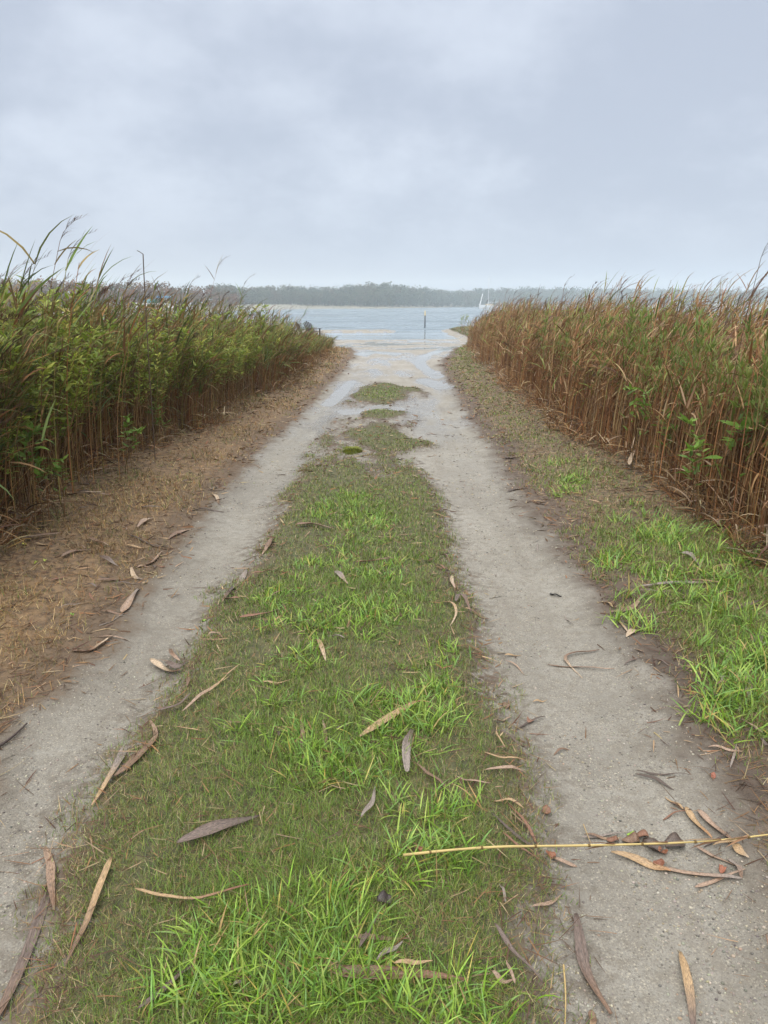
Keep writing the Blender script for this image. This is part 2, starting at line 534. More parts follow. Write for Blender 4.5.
    c = t.mix(t.math('MULTIPLY', t.math('MULTIPLY', wet, bare), 0.45), c, (0.15, 0.135, 0.11))
    t.set(Base_Color=c, Roughness=rgh)
    h = t.math('ADD', t.math('ADD', t.math('MULTIPLY', n3, 0.5), t.math('ADD', t.math('MULTIPLY', nt, 2.2), t.math('MULTIPLY', n1, 2.5))), t.math('ADD', t.math('MULTIPLY', n2, 1.2), t.math('MULTIPLY', n4, 0.25)))
    bs = t.math('SUBTRACT', 0.8, t.math('MULTIPLY', t.ramp(Y, 6, 22), 0.72))
    bp = t.n('ShaderNodeBump', inp={'Distance': 0.008}); t.l(bs, bp.inputs['Strength']); t.l(h, bp.inputs['Height']); t.l(bp.outputs[0], t.b.inputs['Normal'])
    return t.m


def water_mat(name, base, rough, waves):
    t = NT(name)
    pos = t.n('ShaderNodeNewGeometry').outputs['Position']
    mp = t.n('ShaderNodeMapping', inp={'Scale': (0.45, 1.0, 1.0)}); t.l(pos, mp.inputs['Vector'])
    a = t.noise(0.55, 3, 0.6, mp.outputs[0]); b = t.noise(2.6, 3, 0.6, mp.outputs[0])
    mp2 = t.n('ShaderNodeMapping', inp={'Scale': (0.05, 0.17, 1.0)}); t.l(pos, mp2.inputs['Vector'])
    c = t.noise(1.0, 4, 0.6, mp2.outputs[0])
    h = t.math('ADD', t.math('MULTIPLY', a, 0.45), t.math('ADD', t.math('MULTIPLY', b, 0.10), t.math('MULTIPLY', c, 2.6)))
    sx = t.n('ShaderNodeSeparateXYZ'); t.l(pos, sx.inputs[0])
    bp = t.n('ShaderNodeBump', inp={'Distance': 1.0})
    s = t.math('ADD', t.math('MULTIPLY', t.ramp(sx.outputs[1], 55, 64), waves * 0.92), waves * 0.08)
    t.l(s, bp.inputs['Strength']); t.l(h, bp.inputs['Height']); t.l(bp.outputs[0], t.b.inputs['Normal'])
    rr = []
    for sc in ((0.10, 0.15, 1.0), (0.025, 0.04, 1.0)):
        mq = t.n('ShaderNodeMapping', inp={'Scale': sc}); t.l(pos, mq.inputs['Vector']); rr.append(t.noise(1.0, 4, 0.65, mq.outputs[0]))
    gust = t.ramp(t.math('ADD', t.math('MULTIPLY', rr[0], 0.55), t.math('MULTIPLY', rr[1], 0.45)), 0.42, 0.58)
    gust = t.math('MULTIPLY', gust, t.ramp(sx.outputs[1], 55, 62))
    rg = t.math('ADD', t.math('MULTIPLY', gust, 0.38), 0.07)
    t.set(Base_Color=t.mix(gust, base, tuple(q * 0.72 for q in base)), Roughness=rg, IOR=1.33)
    return t.m


M_GROUND = ground_mat()
M_SEA = water_mat('bay_water', (0.18, 0.235, 0.275), 0.12, 1.0)


def puddle_mat():
    t = NT('rain_puddle')
    nz = t.noise(9, 2)
    bp = t.n('ShaderNodeBump', inp={'Strength': 0.12, 'Distance': 0.02}); t.l(nz, bp.inputs['Height']); t.l(bp.outputs[0], t.b.inputs['Normal'])
    t.set(Base_Color=(0.20, 0.185, 0.155), Roughness=0.06, IOR=1.33)
    return t.m


M_PUDDLE = puddle_mat()

# ------------------------------------------------------------------ ground sheet
def axis_x():
    a = list(np.arange(0, 3.2, 0.03)) + list(np.arange(3.2, 9, 0.12))
    x = 9.0; d = 0.2
    while x < 620: a.append(x); x += d; d *= 1.11
    a.append(620.0)
    a = np.array(a)
    return np.concatenate([-a[:0:-1], a])


def axis_y():
    a = list(np.arange(-30, 0.8, 1.2)); y = 0.9
    while y < 1000: a.append(y); y += min(max(0.012, 0.0115 * y), 8.0)
    a.append(1000.0)
    return np.array(a)


ax, ay = axis_x(), axis_y()
gx, gy = np.meshgrid(ax, ay)
nx, ny = len(ax), len(ay)
gz = z_ground(gx, gy)
idx = np.arange(nx * ny).reshape(ny, nx)
quads = np.stack([idx[:-1, :-1], idx[:-1, 1:], idx[1:, 1:], idx[1:, :-1]], -1).reshape(-1, 4)
wetm = np.clip(stream_mask(gx, gy) * 2.4, 0, 1)
LLg, LRg, MRg, RRg = edges(gy)
wetm = np.maximum(wetm, 0.6 * np.exp(-((gx - (LRg - 0.05)) / 0.16) ** 2) * sstep(3, 4, gy) * (1 - sstep(12, 16, gy)) * (fbm(gx * 1.5, gy * 0.7, 41) > 0.5))
dmg, drg = d_median(gx, gy), d_road(gx, gy)
ground = mesh_np('ground', np.stack([gx, gy, gz], -1).reshape(-1, 3), quads, None, M_GROUND, None,
                 {'dm': dmg.ravel(), 'dr': drg.ravel(), 'wet': wetm.ravel()}, True)
tag(ground, 'sandy twin rutted lane with brown verges running down to the bay beach', 'ground', kind='structure')

# bay
sea = mesh_np('water', [(-615, 36, SEA), (615, 36, SEA), (615, 995, SEA), (-615, 995, SEA)], [(0, 1, 2, 3)], None, M_SEA)
tag(sea, 'pale rippled bay water beyond the sand spit', 'water', kind='structure')

# rain water in the ruts: sheets just under the sand, seen where the sand dips below them
PL = ['winding rain stream on the right of the far sand', 'bright long puddle in the far left rut', 'thin puddle crossing between the grass patches',
      'small puddle on the left of the wet sand', 'small puddle in the middle of the wet sand', 'little wet hollow in the far right rut',
      'broad shallow rain water lying in patches over the far sand']
xs = np.linspace(-4.4, 3.6, 200); ys = 10.5 * (43.0 / 10.5) ** np.linspace(0, 1, 260)
mx, my = np.meshgrid(xs, ys)
mz = z_ground(mx, my, False) - 0.012
ii = np.arange(mx.size).reshape(mx.shape)
qq = np.stack([ii[:-1, :-1], ii[:-1, 1:], ii[1:, 1:], ii[1:, :-1]], -1).reshape(-1, 4)
mk = np.stack([m.ravel() for m in stream_masks((mx[:-1, :-1] + mx[1:, 1:]) / 2, (my[:-1, :-1] + my[1:, 1:]) / 2)])
own = mk.argmax(0)
for k, lab in enumerate(PL):
    keep = (own == k) & (mk[k] > 0.14)
    if not keep.any(): continue
    pd = mesh_np('puddle', np.stack([mx, my, mz], -1).reshape(-1, 3), qq[keep], None, M_PUDDLE, None, None, True)
    bm = bmesh.new(); bm.from_mesh(pd.data); bmesh.ops.delete(bm, geom=[v for v in bm.verts if not v.link_faces], context='VERTS'); bm.to_mesh(pd.data); bm.free()
    tag(pd, lab, 'puddle', kind='structure')


def pick(c, n, j=0.25, val=None):
    """n colours around the given list"""
    c = np.asarray(c, float)
    i = rng.integers(0, len(c), n)
    v = 1 + (rng.random((n, 1)) - 0.5) * 2 * j
    return c[i] * v * (1 + (rng.random((n, 3)) - 0.5) * 0.16)


# ------------------------------------------------------------------ turf
def lod_points(x0, x1, y0, y1, dens0, yref=1.6, p=1.45, cap=None):
    """points on the ground, thinning with distance"""
    out = []
    y = y0
    while y < y1:
        st = max(0.15, 0.12 * y); ye = min(y + st, y1)
        d = dens0 * (yref / max(y, yref)) ** p
        n = int(d * (x1 - x0) * (ye - y))
        out.append(np.stack([rng.uniform(x0, x1, n), rng.uniform(y, ye, n)], 1)); y = ye
    return np.concatenate(out)


BRIGHT = []
for (x, y, r, s) in [(300, 955, 125, 1.0), (250, 1000, 120, 0.9), (310, 735, 95, 0.9), (420, 700, 60, 0.5), (455, 862, 60, 0.6), (430, 870, 45, 0.5), (360, 600, 75, 0.85),
                     (290, 605, 50, 0.6), (350, 512, 50, 0.9), (380, 560, 60, 0.5), (330, 680, 60, 0.4), (440, 700, 40, 0.5), (400, 990, 60, 0.6), (460, 1000, 60, 0.5)]:
    c = G(x, y); e = G(x + r, y); BRIGHT.append((c[0], c[1], abs(e[0] - c[0]), s))
BRIGHT_R = []
for (x, y, r, s) in [(740, 640, 80, 1.0), (690, 560, 70, 0.9), (620, 545, 60, 0.7), (640, 590, 50, 0.6), (745, 700, 60, 1.0), (560, 480, 40, 0.5), (760, 600, 60, 0.9), (540, 440, 25, 0.4)]:
    c = G(x, y); e = G(x + r, y); BRIGHT_R.append((c[0], c[1], abs(e[0] - c[0]), s))


def lush(X, Y, spots):
    v = np.zeros_like(X)
    for (cx, cy, r, s) in spots:
        v = np.maximum(v, s * np.exp(-(((X - cx) / r) ** 2 + ((Y - cy) / (r * 1.5)) ** 2)))
    return v


GREEN = [(0.13, 0.215, 0.028), (0.155, 0.235, 0.036), (0.105, 0.18, 0.030), (0.20, 0.255, 0.05)]
OLIVE = [(0.130, 0.165, 0.038), (0.180, 0.180, 0.050), (0.095, 0.135, 0.032), (0.215, 0.185, 0.062), (0.15, 0.17, 0.07)]
STRAW = [(0.32, 0.235, 0.115), (0.25, 0.155, 0.07), (0.40, 0.32, 0.18), (0.19, 0.11, 0.052)]
VIVID = [(0.18, 0.31, 0.030), (0.22, 0.35, 0.042), (0.125, 0.24, 0.034), (0.28, 0.39, 0.07), (0.16, 0.29, 0.065)]


def turf(P, lushv, base_len, straw=0.25):
    n = len(P)
    Z = z_ground(P[:, 0], P[:, 1])
    D = np.maximum(P[:, 1], 1.2)
    u = rng.random(n)
    C = pick(OLIVE, n)
    g = rng.random(n) < np.clip(lushv * 1.0 + 0.36, 0, 0.95)
    C[g] = pick(GREEN, int(g.sum()))
    s = rng.random(n) < straw * (1 - 0.75 * np.clip(lushv, 0, 1))
    rust = s & (rng.random(n) < 0.5) & (np.asarray(straw) > 0.6)
    C[s] = pick(STRAW, int(s.sum()))
    C[rust] = pick([(0.24, 0.125, 0.05), (0.17, 0.085, 0.038), (0.30, 0.17, 0.07)], int(rust.sum()))
    L = np.asarray(base_len) * rng.uniform(0.5, 1.5, n) * (1 + 0.9 * lushv)
    W = np.maximum(0.0016, 0.00075 * D) * rng.uniform(0.7, 1.4, n)
    tilt = np.abs(rng.normal(0.55, 0.4, n)); tilt[s] += 0.6
    return blades(np.column_stack([P, Z - 0.003]), rng.uniform(0, 6.283, n), L, W, tilt, rng.normal(0.5, 0.45, n), C, (1.0, 0.75))


# middle strip
P = lod_points(-1.3, 1.1, 0.95, 20, 42000)
dm = d_median(P[:, 0], P[:, 1])
nz = fbm(P[:, 0] * 2.2, P[:, 1] * 1.6, 51); nf = fbm(P[:, 0] * 9, P[:, 1] * 7, 52, 2)
lv = np.clip(lush(P[:, 0], P[:, 1], BRIGHT) + 0.3 * (nz - 0.5) * 2 + 0.28 * sstep(0.12, 0.4, dm) * (P[:, 1] > 8.5), 0, 1)
prob = sstep(-0.13, 0.08, dm + 0.14 * (nf - 0.5)) * (0.35 + 0.75 * sstep(0.25, 0.6, nf * 0.6 + nz * 0.4 + 0.3 * lv))
prob = prob * np.where(P[:, 1] > 8.3, sstep(-0.1, 0.38, dm + 0.35 * (nf - 0.5)), 1.0)
k = rng.random(len(P)) < prob
o = turf(P[k], lv[k], 0.026 * np.where(P[k][:, 1] > 8.3, 0.7, 1.0), 0.32).build('lawn_grass', M_GRASS)
tag(o, 'short olive and green grass of the strip between the two wheel tracks', 'grass', kind='stuff')

# right verge
P = lod_points(1.0, 3.6, 1.6, 34, 36000)
LL, LR, MR, RR = edges(P[:, 1])
dd = P[:, 0] - RR; hh = hedge_right(P[:, 1]) - P[:, 0]
nf = fbm(P[:, 0] * 5, P[:, 1] * 4, 62, 3)
lv = np.clip(lush(P[:, 0], P[:, 1], BRIGHT_R) + 0.25 * (fbm(P[:, 0] * 2, P[:, 1] * 1.4, 61) - 0.5) * 2 + 0.25 * sstep(14, 30, P[:, 1]), 0, 1)
prob = (0.12 + 0.88 * sstep(0.02, 0.35, dd + 0.45 * (nf - 0.5))) * sstep(-0.05, 0.05, dd) * sstep(-0.25, 0.25, hh) * (0.3 + 0.8 * sstep(0.3, 0.6, nf + 0.3 * lv))
k = rng.random(len(P)) < prob
o = turf(P[k], lv[k], 0.032, (0.42 + 0.55 * np.exp(-np.maximum(hh, 0) / 0.35) + 0.4 * np.exp(-np.maximum(dd, 0) / 0.3))[k]).build('verge_grass', M_GRASS)
tag(o, 'patchy green and straw grass of the verge along the brown reed bed', 'grass', kind='stuff')

# left verge: mostly dead
P = lod_points(-4.0, -0.6, 1.6, 32, 26000)
LL, LR, MR, RR = edges(P[:, 1])
dd = LL - P[:, 0]; hh = P[:, 0] - hedge_left(P[:, 1])
nf = fbm(P[:, 0] * 5, P[:, 1] * 4, 72, 3)
k = rng.random(len(P)) < (0.12 + 0.88 * sstep(0.05, 0.42, dd + 0.4 * (nf - 0.5))) * sstep(-0.05, 0.05, dd) * sstep(-0.3, 0.1, hh) * (0.22 + 0.85 * sstep(0.36, 0.60, fbm(P[:, 0] * 2.4, P[:, 1] * 1.8, 75)))
P = P[k]; n = len(P)
Cd = pick([(0.28, 0.165, 0.068), (0.20, 0.11, 0.045), (0.37, 0.245, 0.105), (0.15, 0.09, 0.04), (0.46, 0.34, 0.17)], n)
gr = rng.random(n) < 0.18 + 0.5 * sstep(0.5, 0.75, fbm(P[:, 0] * 1.7, P[:, 1] * 1.1, 73))
Cd[gr] = pick(OLIVE, int(gr.sum()))
dk = rng.random(n) < 0.7 * sstep(0.5, 0.7, fbm(P[:, 0] * 2.6, P[:, 1] * 1.7, 74)); Cd[dk] *= 0.5
D = np.maximum(P[:, 1], 1.2)
o = blades(np.column_stack([P, z_ground(P[:, 0], P[:, 1]) - 0.002]), rng.uniform(0, 6.283, n), rng.uniform(0.018, 0.06, n) * np.where(rng.random(n) < 0.2, 1.8, 1.0),
           np.maximum(0.0016, 0.0007 * D) * rng.uniform(0.7, 1.3, n), np.abs(rng.normal(1.0, 0.4, n)), rng.normal(0.4, 0.4, n), Cd, (1.0, 0.7)).build('dry_grass', M_DRY)
tag(o, 'dead rust brown grass of the verge along the leafy reed bed', 'grass', kind='stuff')


# coarse bright tufts
def tufts(centres, per, Lr, Wr, spread):
    g = Geo()
    C0 = np.asarray(centres)
    n = len(C0) * per
    P = np.repeat(C0, per, 0) + rng.normal(0, spread, (n, 2))
    Z = z_ground(P[:, 0], P[:, 1])
    L = rng.uniform(*Lr, n); W = rng.uniform(*Wr, n)
    lean = np.repeat(rng.uniform(0, 6.283, len(C0)), per)
    az = lean + rng.normal(0, 1.3, n)
    C = pick(VIVID, n, 0.22)
    y = rng.random(n) < 0.09; C[y] = pick([(0.36, 0.30, 0.07), (0.34, 0.24, 0.10)], int(y.sum()))
    return blades(np.column_stack([P, Z - 0.004]), az, L, W, np.abs(rng.normal(0.75, 0.38, n)), rng.uniform(0.1, 1.2, n), C, (0.75, 1.0, 0.85, 0.5), roll=rng.normal(0, 0.4, n))


def scatter_px(specs):
    out = []
    for (x0, x1, y0, y1, n) in specs:
        for i in range(n):
            a = random.random() * 6.283; r = math.sqrt(random.random())
            out.append(G((x0 + x1) / 2 + r * math.cos(a) * (x1 - x0) / 2, (y0 + y1) / 2 + r * math.sin(a) * (y1 - y0) / 2))
    return out


near = scatter_px([(190, 400, 890, 1040, 54), (350, 410, 840, 960, 6), (240, 420, 690, 800, 46), (400, 470, 840, 885, 7), (395, 475, 790, 840, 6), (400, 450, 690, 740, 10),
                   (400, 520, 985, 1050, 9), (170, 260, 960, 1040, 10), (380, 460, 690, 730, 6)])
mid = scatter_px([(260, 330, 580, 650, 26), (320, 420, 570, 640, 30), (310, 400, 495, 540, 34), (290, 420, 540, 590, 18), (380, 470, 640, 700, 8), (250, 320, 640, 690, 8)])
rv = scatter_px([(690, 800, 610, 740, 46), (640, 770, 540, 620, 46), (590, 680, 510, 580, 24), (600, 690, 580, 640, 10), (545, 590, 460, 500, 10)])
g = tufts(near, 28, (0.035, 0.115), (0.003, 0.0058), 0.032)
g.merge(tufts(mid, 26, (0.035, 0.09), (0.004, 0.007), 0.035))
o = g.build('tussock_grass', M_GRASS)
tag(o, 'vivid green coarse grass clumps in the middle strip', 'grass', kind='stuff')
o = tufts(rv, 26, (0.06, 0.14), (0.004, 0.0075), 0.035).build('tussock_grass', M_GRASS)
tag(o, 'vivid green coarse grass clumps on the verge by the brown reeds', 'grass', kind='stuff')

# fine dead straw through the turf and along track edges
P = lod_points(-2.9, 3.2, 1.0, 22, 6500)
dm = d_median(P[:, 0], P[:, 1]); dr = d_road(P[:, 0], P[:, 1])
edge = np.maximum(np.exp(-(dm / 0.10) ** 2) * (P[:, 1] < 12), np.exp(-((dr + 0.08) / 0.16) ** 2))
k = rng.random(len(P)) < np.clip(0.09 * (dr < 0) + 0.06 * (dm > 0) + 0.17 * edge + 0.75 * np.exp(-np.minimum(P[:, 0] - hedge_left(P[:, 1]), hedge_right(P[:, 1]) - P[:, 0]) / 0.30) * (dr < 0), 0.0016, 1)
k &= (P[:, 0] > hedge_left(P[:, 1])) & (P[:, 0] < hedge_right(P[:, 1]))
P = P[k]; n = len(P); D = np.maximum(P[:, 1], 1.2)
o = blades(np.column_stack([P, z_ground(P[:, 0], P[:, 1]) + 0.004 + 0.012 * (d_median(P[:, 0], P[:, 1]) > 0.03)]), rng.uniform(0, 6.283, n), rng.uniform(0.02, 0.11, n),
           np.maximum(0.002, 0.0013 * D) * rng.uniform(0.6, 1.7, n), rng.normal(1.5, 0.10, n), rng.normal(0.05, 0.25, n),
           pick([(0.17, 0.10, 0.055), (0.10, 0.055, 0.035), (0.30, 0.22, 0.13), (0.075, 0.045, 0.03), (0.22, 0.12, 0.06)], n), (0.8, 1.0, 0.6), roll=rng.normal(0, 0.5, n)).build('straw_litter', M_DRY)
tag(o, 'fine dead straw bits strewn along the wheel track edges', 'straw', kind='stuff')

# grit on the tracks
P = lod_points(-2.0, 2.0, 1.0, 9, 12000, 1.5, 1.9)
dm = d_median(P[:, 0], P[:, 1]); dr = d_road(P[:, 0], P[:, 1])
k = (dm < -0.05) & (dr > 0.0) & (rng.random(len(P)) < (0.08 + 0.9 * sstep(0.4, 0.65, fbm(P[:, 0] * 3.5, P[:, 1] * 2.5, 81))))
P = P[k]; n = len(P)
ico = np.array([(0, 0, 1), (.89, 0, .45), (.28, .85, .45), (-.72, .53, .45), (-.72, -.53, .45), (.28, -.85, .45),
                (.72, .53, -.45), (-.28, .85, -.45), (-.89, 0, -.45), (-.28, -.85, -.45), (.72, -.53, -.45), (0, 0, -1)])
icf = np.array([(0, 1, 2), (0, 2, 3), (0, 3, 4), (0, 4, 5), (0, 5, 1), (1, 6, 2), (2, 7, 3), (3, 8, 4), (4, 9, 5), (5, 10, 1),
                (2, 6, 7), (3, 7, 8), (4, 8, 9), (5, 9, 10), (1, 10, 6), (6, 11, 7), (7, 11, 8), (8, 11, 9), (9, 11, 10), (10, 11, 6)])
rad = np.minimum(rng.gamma(3.0, 0.00066, n), 0.0042) * np.maximum(1, P[:, 1] / 3.2)
sc = np.stack([rng.uniform(0.8, 1.4, n), rng.uniform(0.8, 1.3, n), rng.uniform(0.5, 0.8, n)], 1)
V = ico[None] * sc[:, None] * rad[:, None, None] * rng.uniform(0.85, 1.15, (n, 12, 1))
Z = z_ground(P[:, 0], P[:, 1])
V = V + np.column_stack([P, Z + rad * 0.1])[:, None]
F = (np.arange(n) * 12)[:, None, None] + icf[None]
Cg = pick([(0.29, 0.26, 0.20), (0.22, 0.20, 0.165), (0.15, 0.14, 0.12), (0.36, 0.325, 0.255), (0.25, 0.225, 0.18), (0.10, 0.09, 0.08), (0.25, 0.20, 0.14), (0.20, 0.18, 0.15)], n)
o = Geo().add(V.reshape(-1, 3), None, F.reshape(-1, 3), np.repeat(Cg, 12, 0)).build('gravel', leaf_mat('grit_stone', 0.6, 0.0, 0.4, 60), smooth=True)
tag(o, 'pale shell grit and small stones on the wheel tracks', 'gravel', kind='stuff')


# ------------------------------------------------------------------ reeds
LSTEM = [(0.28, 0.135, 0.052), (0.36, 0.21, 0.085), (0.16, 0.078, 0.034), (0.29, 0.22, 0.075), (0.21, 0.088, 0.038)]
RSTEM = [(0.31, 0.158, 0.066), (0.25, 0.115, 0.048), (0.36, 0.215, 0.098), (0.19, 0.088, 0.040), (0.42, 0.29, 0.15), (0.13, 0.066, 0.034)]
LLEAF = [(0.11, 0.155, 0.038), (0.16, 0.19, 0.055), (0.20, 0.155, 0.06), (0.22, 0.115, 0.048), (0.085, 0.125, 0.038), (0.27, 0.20, 0.10), (0.15, 0.20, 0.07)]
RLEAF = [(0.29, 0.172, 0.082), (0.23, 0.118, 0.052), (0.15, 0.175, 0.048), (0.38, 0.27, 0.15), (0.22, 0.115, 0.05), (0.17, 0.085, 0.04), (0.30, 0.19, 0.095), (0.15, 0.165, 0.045)]
PLUME = [(0.105, 0.062, 0.048), (0.15, 0.088, 0.062), (0.085, 0.05, 0.045), (0.20, 0.13, 0.085)]


def reeds(P, H, side, nleaf=6, plume=0.3, lean=(0.12, 0.32), az0=0.0, azs=0.5, hang=0.4, sides=3, lw=1.0):
    """stems, leaves and plumes for n reeds"""
    n = len(P); P = np.asarray(P, float)
    az = az0 + rng.normal(0, azs, n); a = rng.uniform(*lean, n)
    if n > 50:
        wild = rng.random(n) < 0.06
        a[wild] = rng.uniform(0.3, 0.85, int(wild.sum())); az[wild] = rng.uniform(0, 6.283, int(wild.sum()))
    d = np.stack([np.cos(az), np.sin(az)], 1)
    side_l = side == 'l'

    def S(t):
        t = np.asarray(t, float)
        q = (a * H)[:, None] * t ** 2.2
        z = H[:, None] * (t - 0.35 * a[:, None] * t ** 3)
        return np.stack([P[:, 0:1] + d[:, 0:1] * q, P[:, 1:2] + d[:, 1:2] * q, P[:, 2:3] + z], -1)
    ts = np.linspace(0, 1, 6)[None].repeat(n, 0)
    path = S(ts)
    r = rng.uniform(0.0027, 0.0050, n)[:, None] * (1 - 0.55 * ts)
    stem = tubes(path, r, pick(LSTEM if side_l else RSTEM, n, 0.3), sides)
    # leaves
    m = nleaf; N = n * m
    tl = np.sort(np.clip(rng.beta(1.5, 1.0, (n, m)) * 0.40 + 0.60 - 0.35 * (rng.random((n, m)) < 0.08), 0, 0.99), 1)
    if not side_l: tl = np.clip(tl - 0.03, 0, 1)
    LP = S(tl).reshape(-1, 3)
    tf = tl.reshape(-1)
    laz = np.repeat(az, m) + rng.normal(0, 0.75, N)
    L = rng.uniform(0.13, 0.33, N) * (0.7 + 0.3 * np.repeat(H / 1.5, m)) * lw; W = rng.uniform(0.006, 0.014, N) * lw
    hg = rng.random(N) < hang * (1.15 - tf)
    tilt = np.where(hg, rng.uniform(0.8, 1.6, N), rng.uniform(0.25, 0.75, N))
    bend = np.where(hg, rng.uniform(0.8, 1.6, N), rng.uniform(0.2, 1.2, N))
    C = pick(LLEAF if side_l else RLEAF, N, 0.3)
    low = rng.random(N) < (0.95 - tf) * (0.7 if side_l else 1.3)
    C[low] = pick([(0.21, 0.115, 0.05), (0.28, 0.17, 0.08), (0.15, 0.075, 0.035)] if side_l else RLEAF[:2] + RLEAF[3:4] + RLEAF[5:6], int(low.sum()), 0.3)
    if not side_l:
        hi = (tf > 0.86) & (rng.random(N) < 0.20)
        C[hi] = pick([(0.16, 0.21, 0.05), (0.20, 0.235, 0.06), (0.12, 0.165, 0.042)], int(hi.sum()), 0.25)
    leaf = blades(LP, laz, L, W, tilt, bend, C, (0.6, 1.0, 0.9, 0.55), roll=rng.normal(0, 0.5, N))
    # plumes
    k = np.where(rng.random(n) < plume)[0]
    pl = Geo()
    if len(k):
        top = S(np.full((n, 1), 1.0))[k, 0]; pre = S(np.full((n, 1), 0.93))[k, 0]
        dirv = top - pre; dirv /= np.linalg.norm(dirv, axis=1, keepdims=True)
        wind = np.stack([d[k, 0], d[k, 1], np.zeros(len(k))], 1)
        pln = rng.uniform(0.14, 0.26, len(k))
        tt = np.linspace(0, 1, 5)
        spine = top[:, None] + dirv[:, None] * (tt[None, :, None] * pln[:, None, None]) + wind[:, None] * (0.5 * tt ** 2)[None, :, None] * pln[:, None, None] \
            - np.array([0, 0, 1.0]) * (0.22 * tt ** 3)[None, :, None] * pln[:, None, None]
        cp = pick(PLUME, len(k), 0.2)
        pl.merge(tubes(spine, np.full((len(k), 5), 0.0014) * (1.3 - tt)[None], cp, 3))
        q = 30
        u = rng.random((len(k), q)) * 0.98
        seg = np.clip((u * 4).astype(int), 0, 3); f = u * 4 - seg
        ii = np.arange(len(k))[:, None]
        B = spine[ii, seg] * (1 - f)[..., None] + spine[ii, seg + 1] * f[..., None]
        nn = len(k) * q
        baz = np.repeat(az[k], q) + rng.normal(0, 0.4, nn)
        pl.merge(blades(B.reshape(-1, 3), baz, rng.uniform(0.05, 0.12, nn) * (1.15 - 0.6 * u.ravel()), rng.uniform(0.0025, 0.005, nn), rng.uniform(0.45, 0.95, nn), rng.uniform(0.5, 1.2, nn),
                        np.repeat(cp, q, 0) * rng.uniform(0.75, 1.3, (nn, 1)), (0.5, 1.0, 0.8)))
    return stem, leaf, pl


def bed_points(n, ya, yb, edge, sgn, depth, p=1.0, front=0.0):
    """points of a bed from its front edge backwards; denser near"""
    u = rng.random(n)
    Y = ya * (yb / ya) ** (u ** p)
    dpt = front + depth * rng.random(n) ** 1.7
    X = edge(Y) + sgn * (dpt + 0.30 * (fbm(Y * 1.1, Y * 0 + sgn, 91) - 0.42) * 2)
    return X, Y, dpt


def reed_height(Y, side):
    if side == 'l':
        return np.interp(Y, [2, 5, 9, 14, 17, 18.5, 20, 23, 29], [1.56, 1.52, 1.44, 1.36, 1.12, 0.92, 0.66, 0.52, 0.40])
    return np.interp(Y, [2, 5, 9, 14, 22, 30, 36], [1.36, 1.38, 1.42, 1.46, 1.44, 1.40, 1.25])


def reed_mass(side, n, ya, yb, edge, sgn, depth, **kw):
    X, Y, dpt = bed_points(n, ya, yb, edge, sgn, depth)
    H = reed_height(Y, side) * (np.where(dpt < 0.35, rng.uniform(0.42, 1.04, n), rng.uniform(0.70, 1.08, n)) + 0.22 * (rng.random(n) < 0.12) * rng.random(n)) * (0.82 + 0.2 * sstep(0, 0.5, dpt))
    H = H * (0.84 + 0.30 * fbm(X * 0.9, Y * 0.6, 95))
    Z = z_ground(X, Y) - 0.01
    return reeds(np.column_stack([X, Y, Z]), H, side, **kw)


def mass_object(name, parts, label):
    g = Geo(); nq = []
    for p in parts: g.merge(p)
    return tag(g.build(name, M_REED), label, 'reeds', kind='stuff')


s, l, p = reed_mass('l', 7000, 3.0, 27.5, hedge_left, -1, 3.2, nleaf=3, plume=0.24, lw=1.25)
# dead stems fallen against the foot of the bed
def thatch(n, ya, yb, edge, sgn, cols, Lr=(0.15, 0.7)):
    X, Y, dpt = bed_points(n, ya, yb, edge, sgn, 0.75, front=-0.20)
    low = np.clip((dpt + 0.2) / 0.35, 0.25, 1.0)
    P = np.column_stack([X, Y, z_ground(X, Y) + rng.uniform(-0.01, 0.03, n)])
    az = rng.uniform(0, 6.283, n); til = np.clip(np.abs(rng.normal(0.35, 0.45, n)) + (1 - low) * rng.uniform(0, 1.0, n), 0.03, 1.5)
    L = rng.uniform(*Lr, n) * low
    t = np.linspace(0, 1, 4)[None]
    dirn = np.stack([np.cos(az) * np.sin(til), np.sin(az) * np.sin(til), np.cos(til)], 1)
    path = P[:, None] + (L[:, None] * t)[..., None] * dirn[:, None]
    path[..., 2] -= (L[:, None] * 0.25 * t ** 2) * np.sin(til)[:, None] * rng.uniform(0, 1.5, n)[:, None]
    path[..., 2] = np.maximum(path[..., 2], P[:, None, 2] + 0.004)
    g = tubes(path, np.full((n, 4), 0.0026) * rng.uniform(0.6, 1.3, n)[:, None], pick(cols, n, 0.4), 3)
    m = n // 2   # shed leaves hanging and lying in the tangle
    k = rng.integers(0, n, m)
    g.merge(blades(P[k] + np.array([0, 0, 1.0]) * (rng.random((m, 1)) * 0.5 * low[k][:, None]), rng.uniform(0, 6.283, m), rng.uniform(0.08, 0.28, m), rng.uniform(0.006, 0.014, m), rng.uniform(0.7, 1.8, m), rng.uniform(0.2, 1.4, m),
                   pick([(0.24, 0.15, 0.075), (0.33, 0.24, 0.14), (0.14, 0.08, 0.045), (0.40, 0.31, 0.20), (0.09, 0.055, 0.035)], m, 0.3), (0.6, 1.0, 0.8, 0.4), roll=rng.normal(0, 0.7, m)))
    return g


mass_object('reed_bed', [s, l, p, thatch(5200, 3.0, 27, hedge_left, -1, LSTEM + [(0.30, 0.22, 0.13)])],
            'dense reeds with brown stems under green tops, on the leafy side of the lane')
s, l, p = reed_mass('r', 9000, 3.0, 35.0, hedge_right, 1, 3.0, nleaf=4, plume=0.12, hang=0.8, lw=1.15, lean=(0.04, 0.22))
mass_object('reed_bed', [s, l, p, thatch(4600, 3.0, 33, hedge_right, 1, RSTEM)],
            'dense tawny reeds with rust brown stems, on the dry side of the lane')


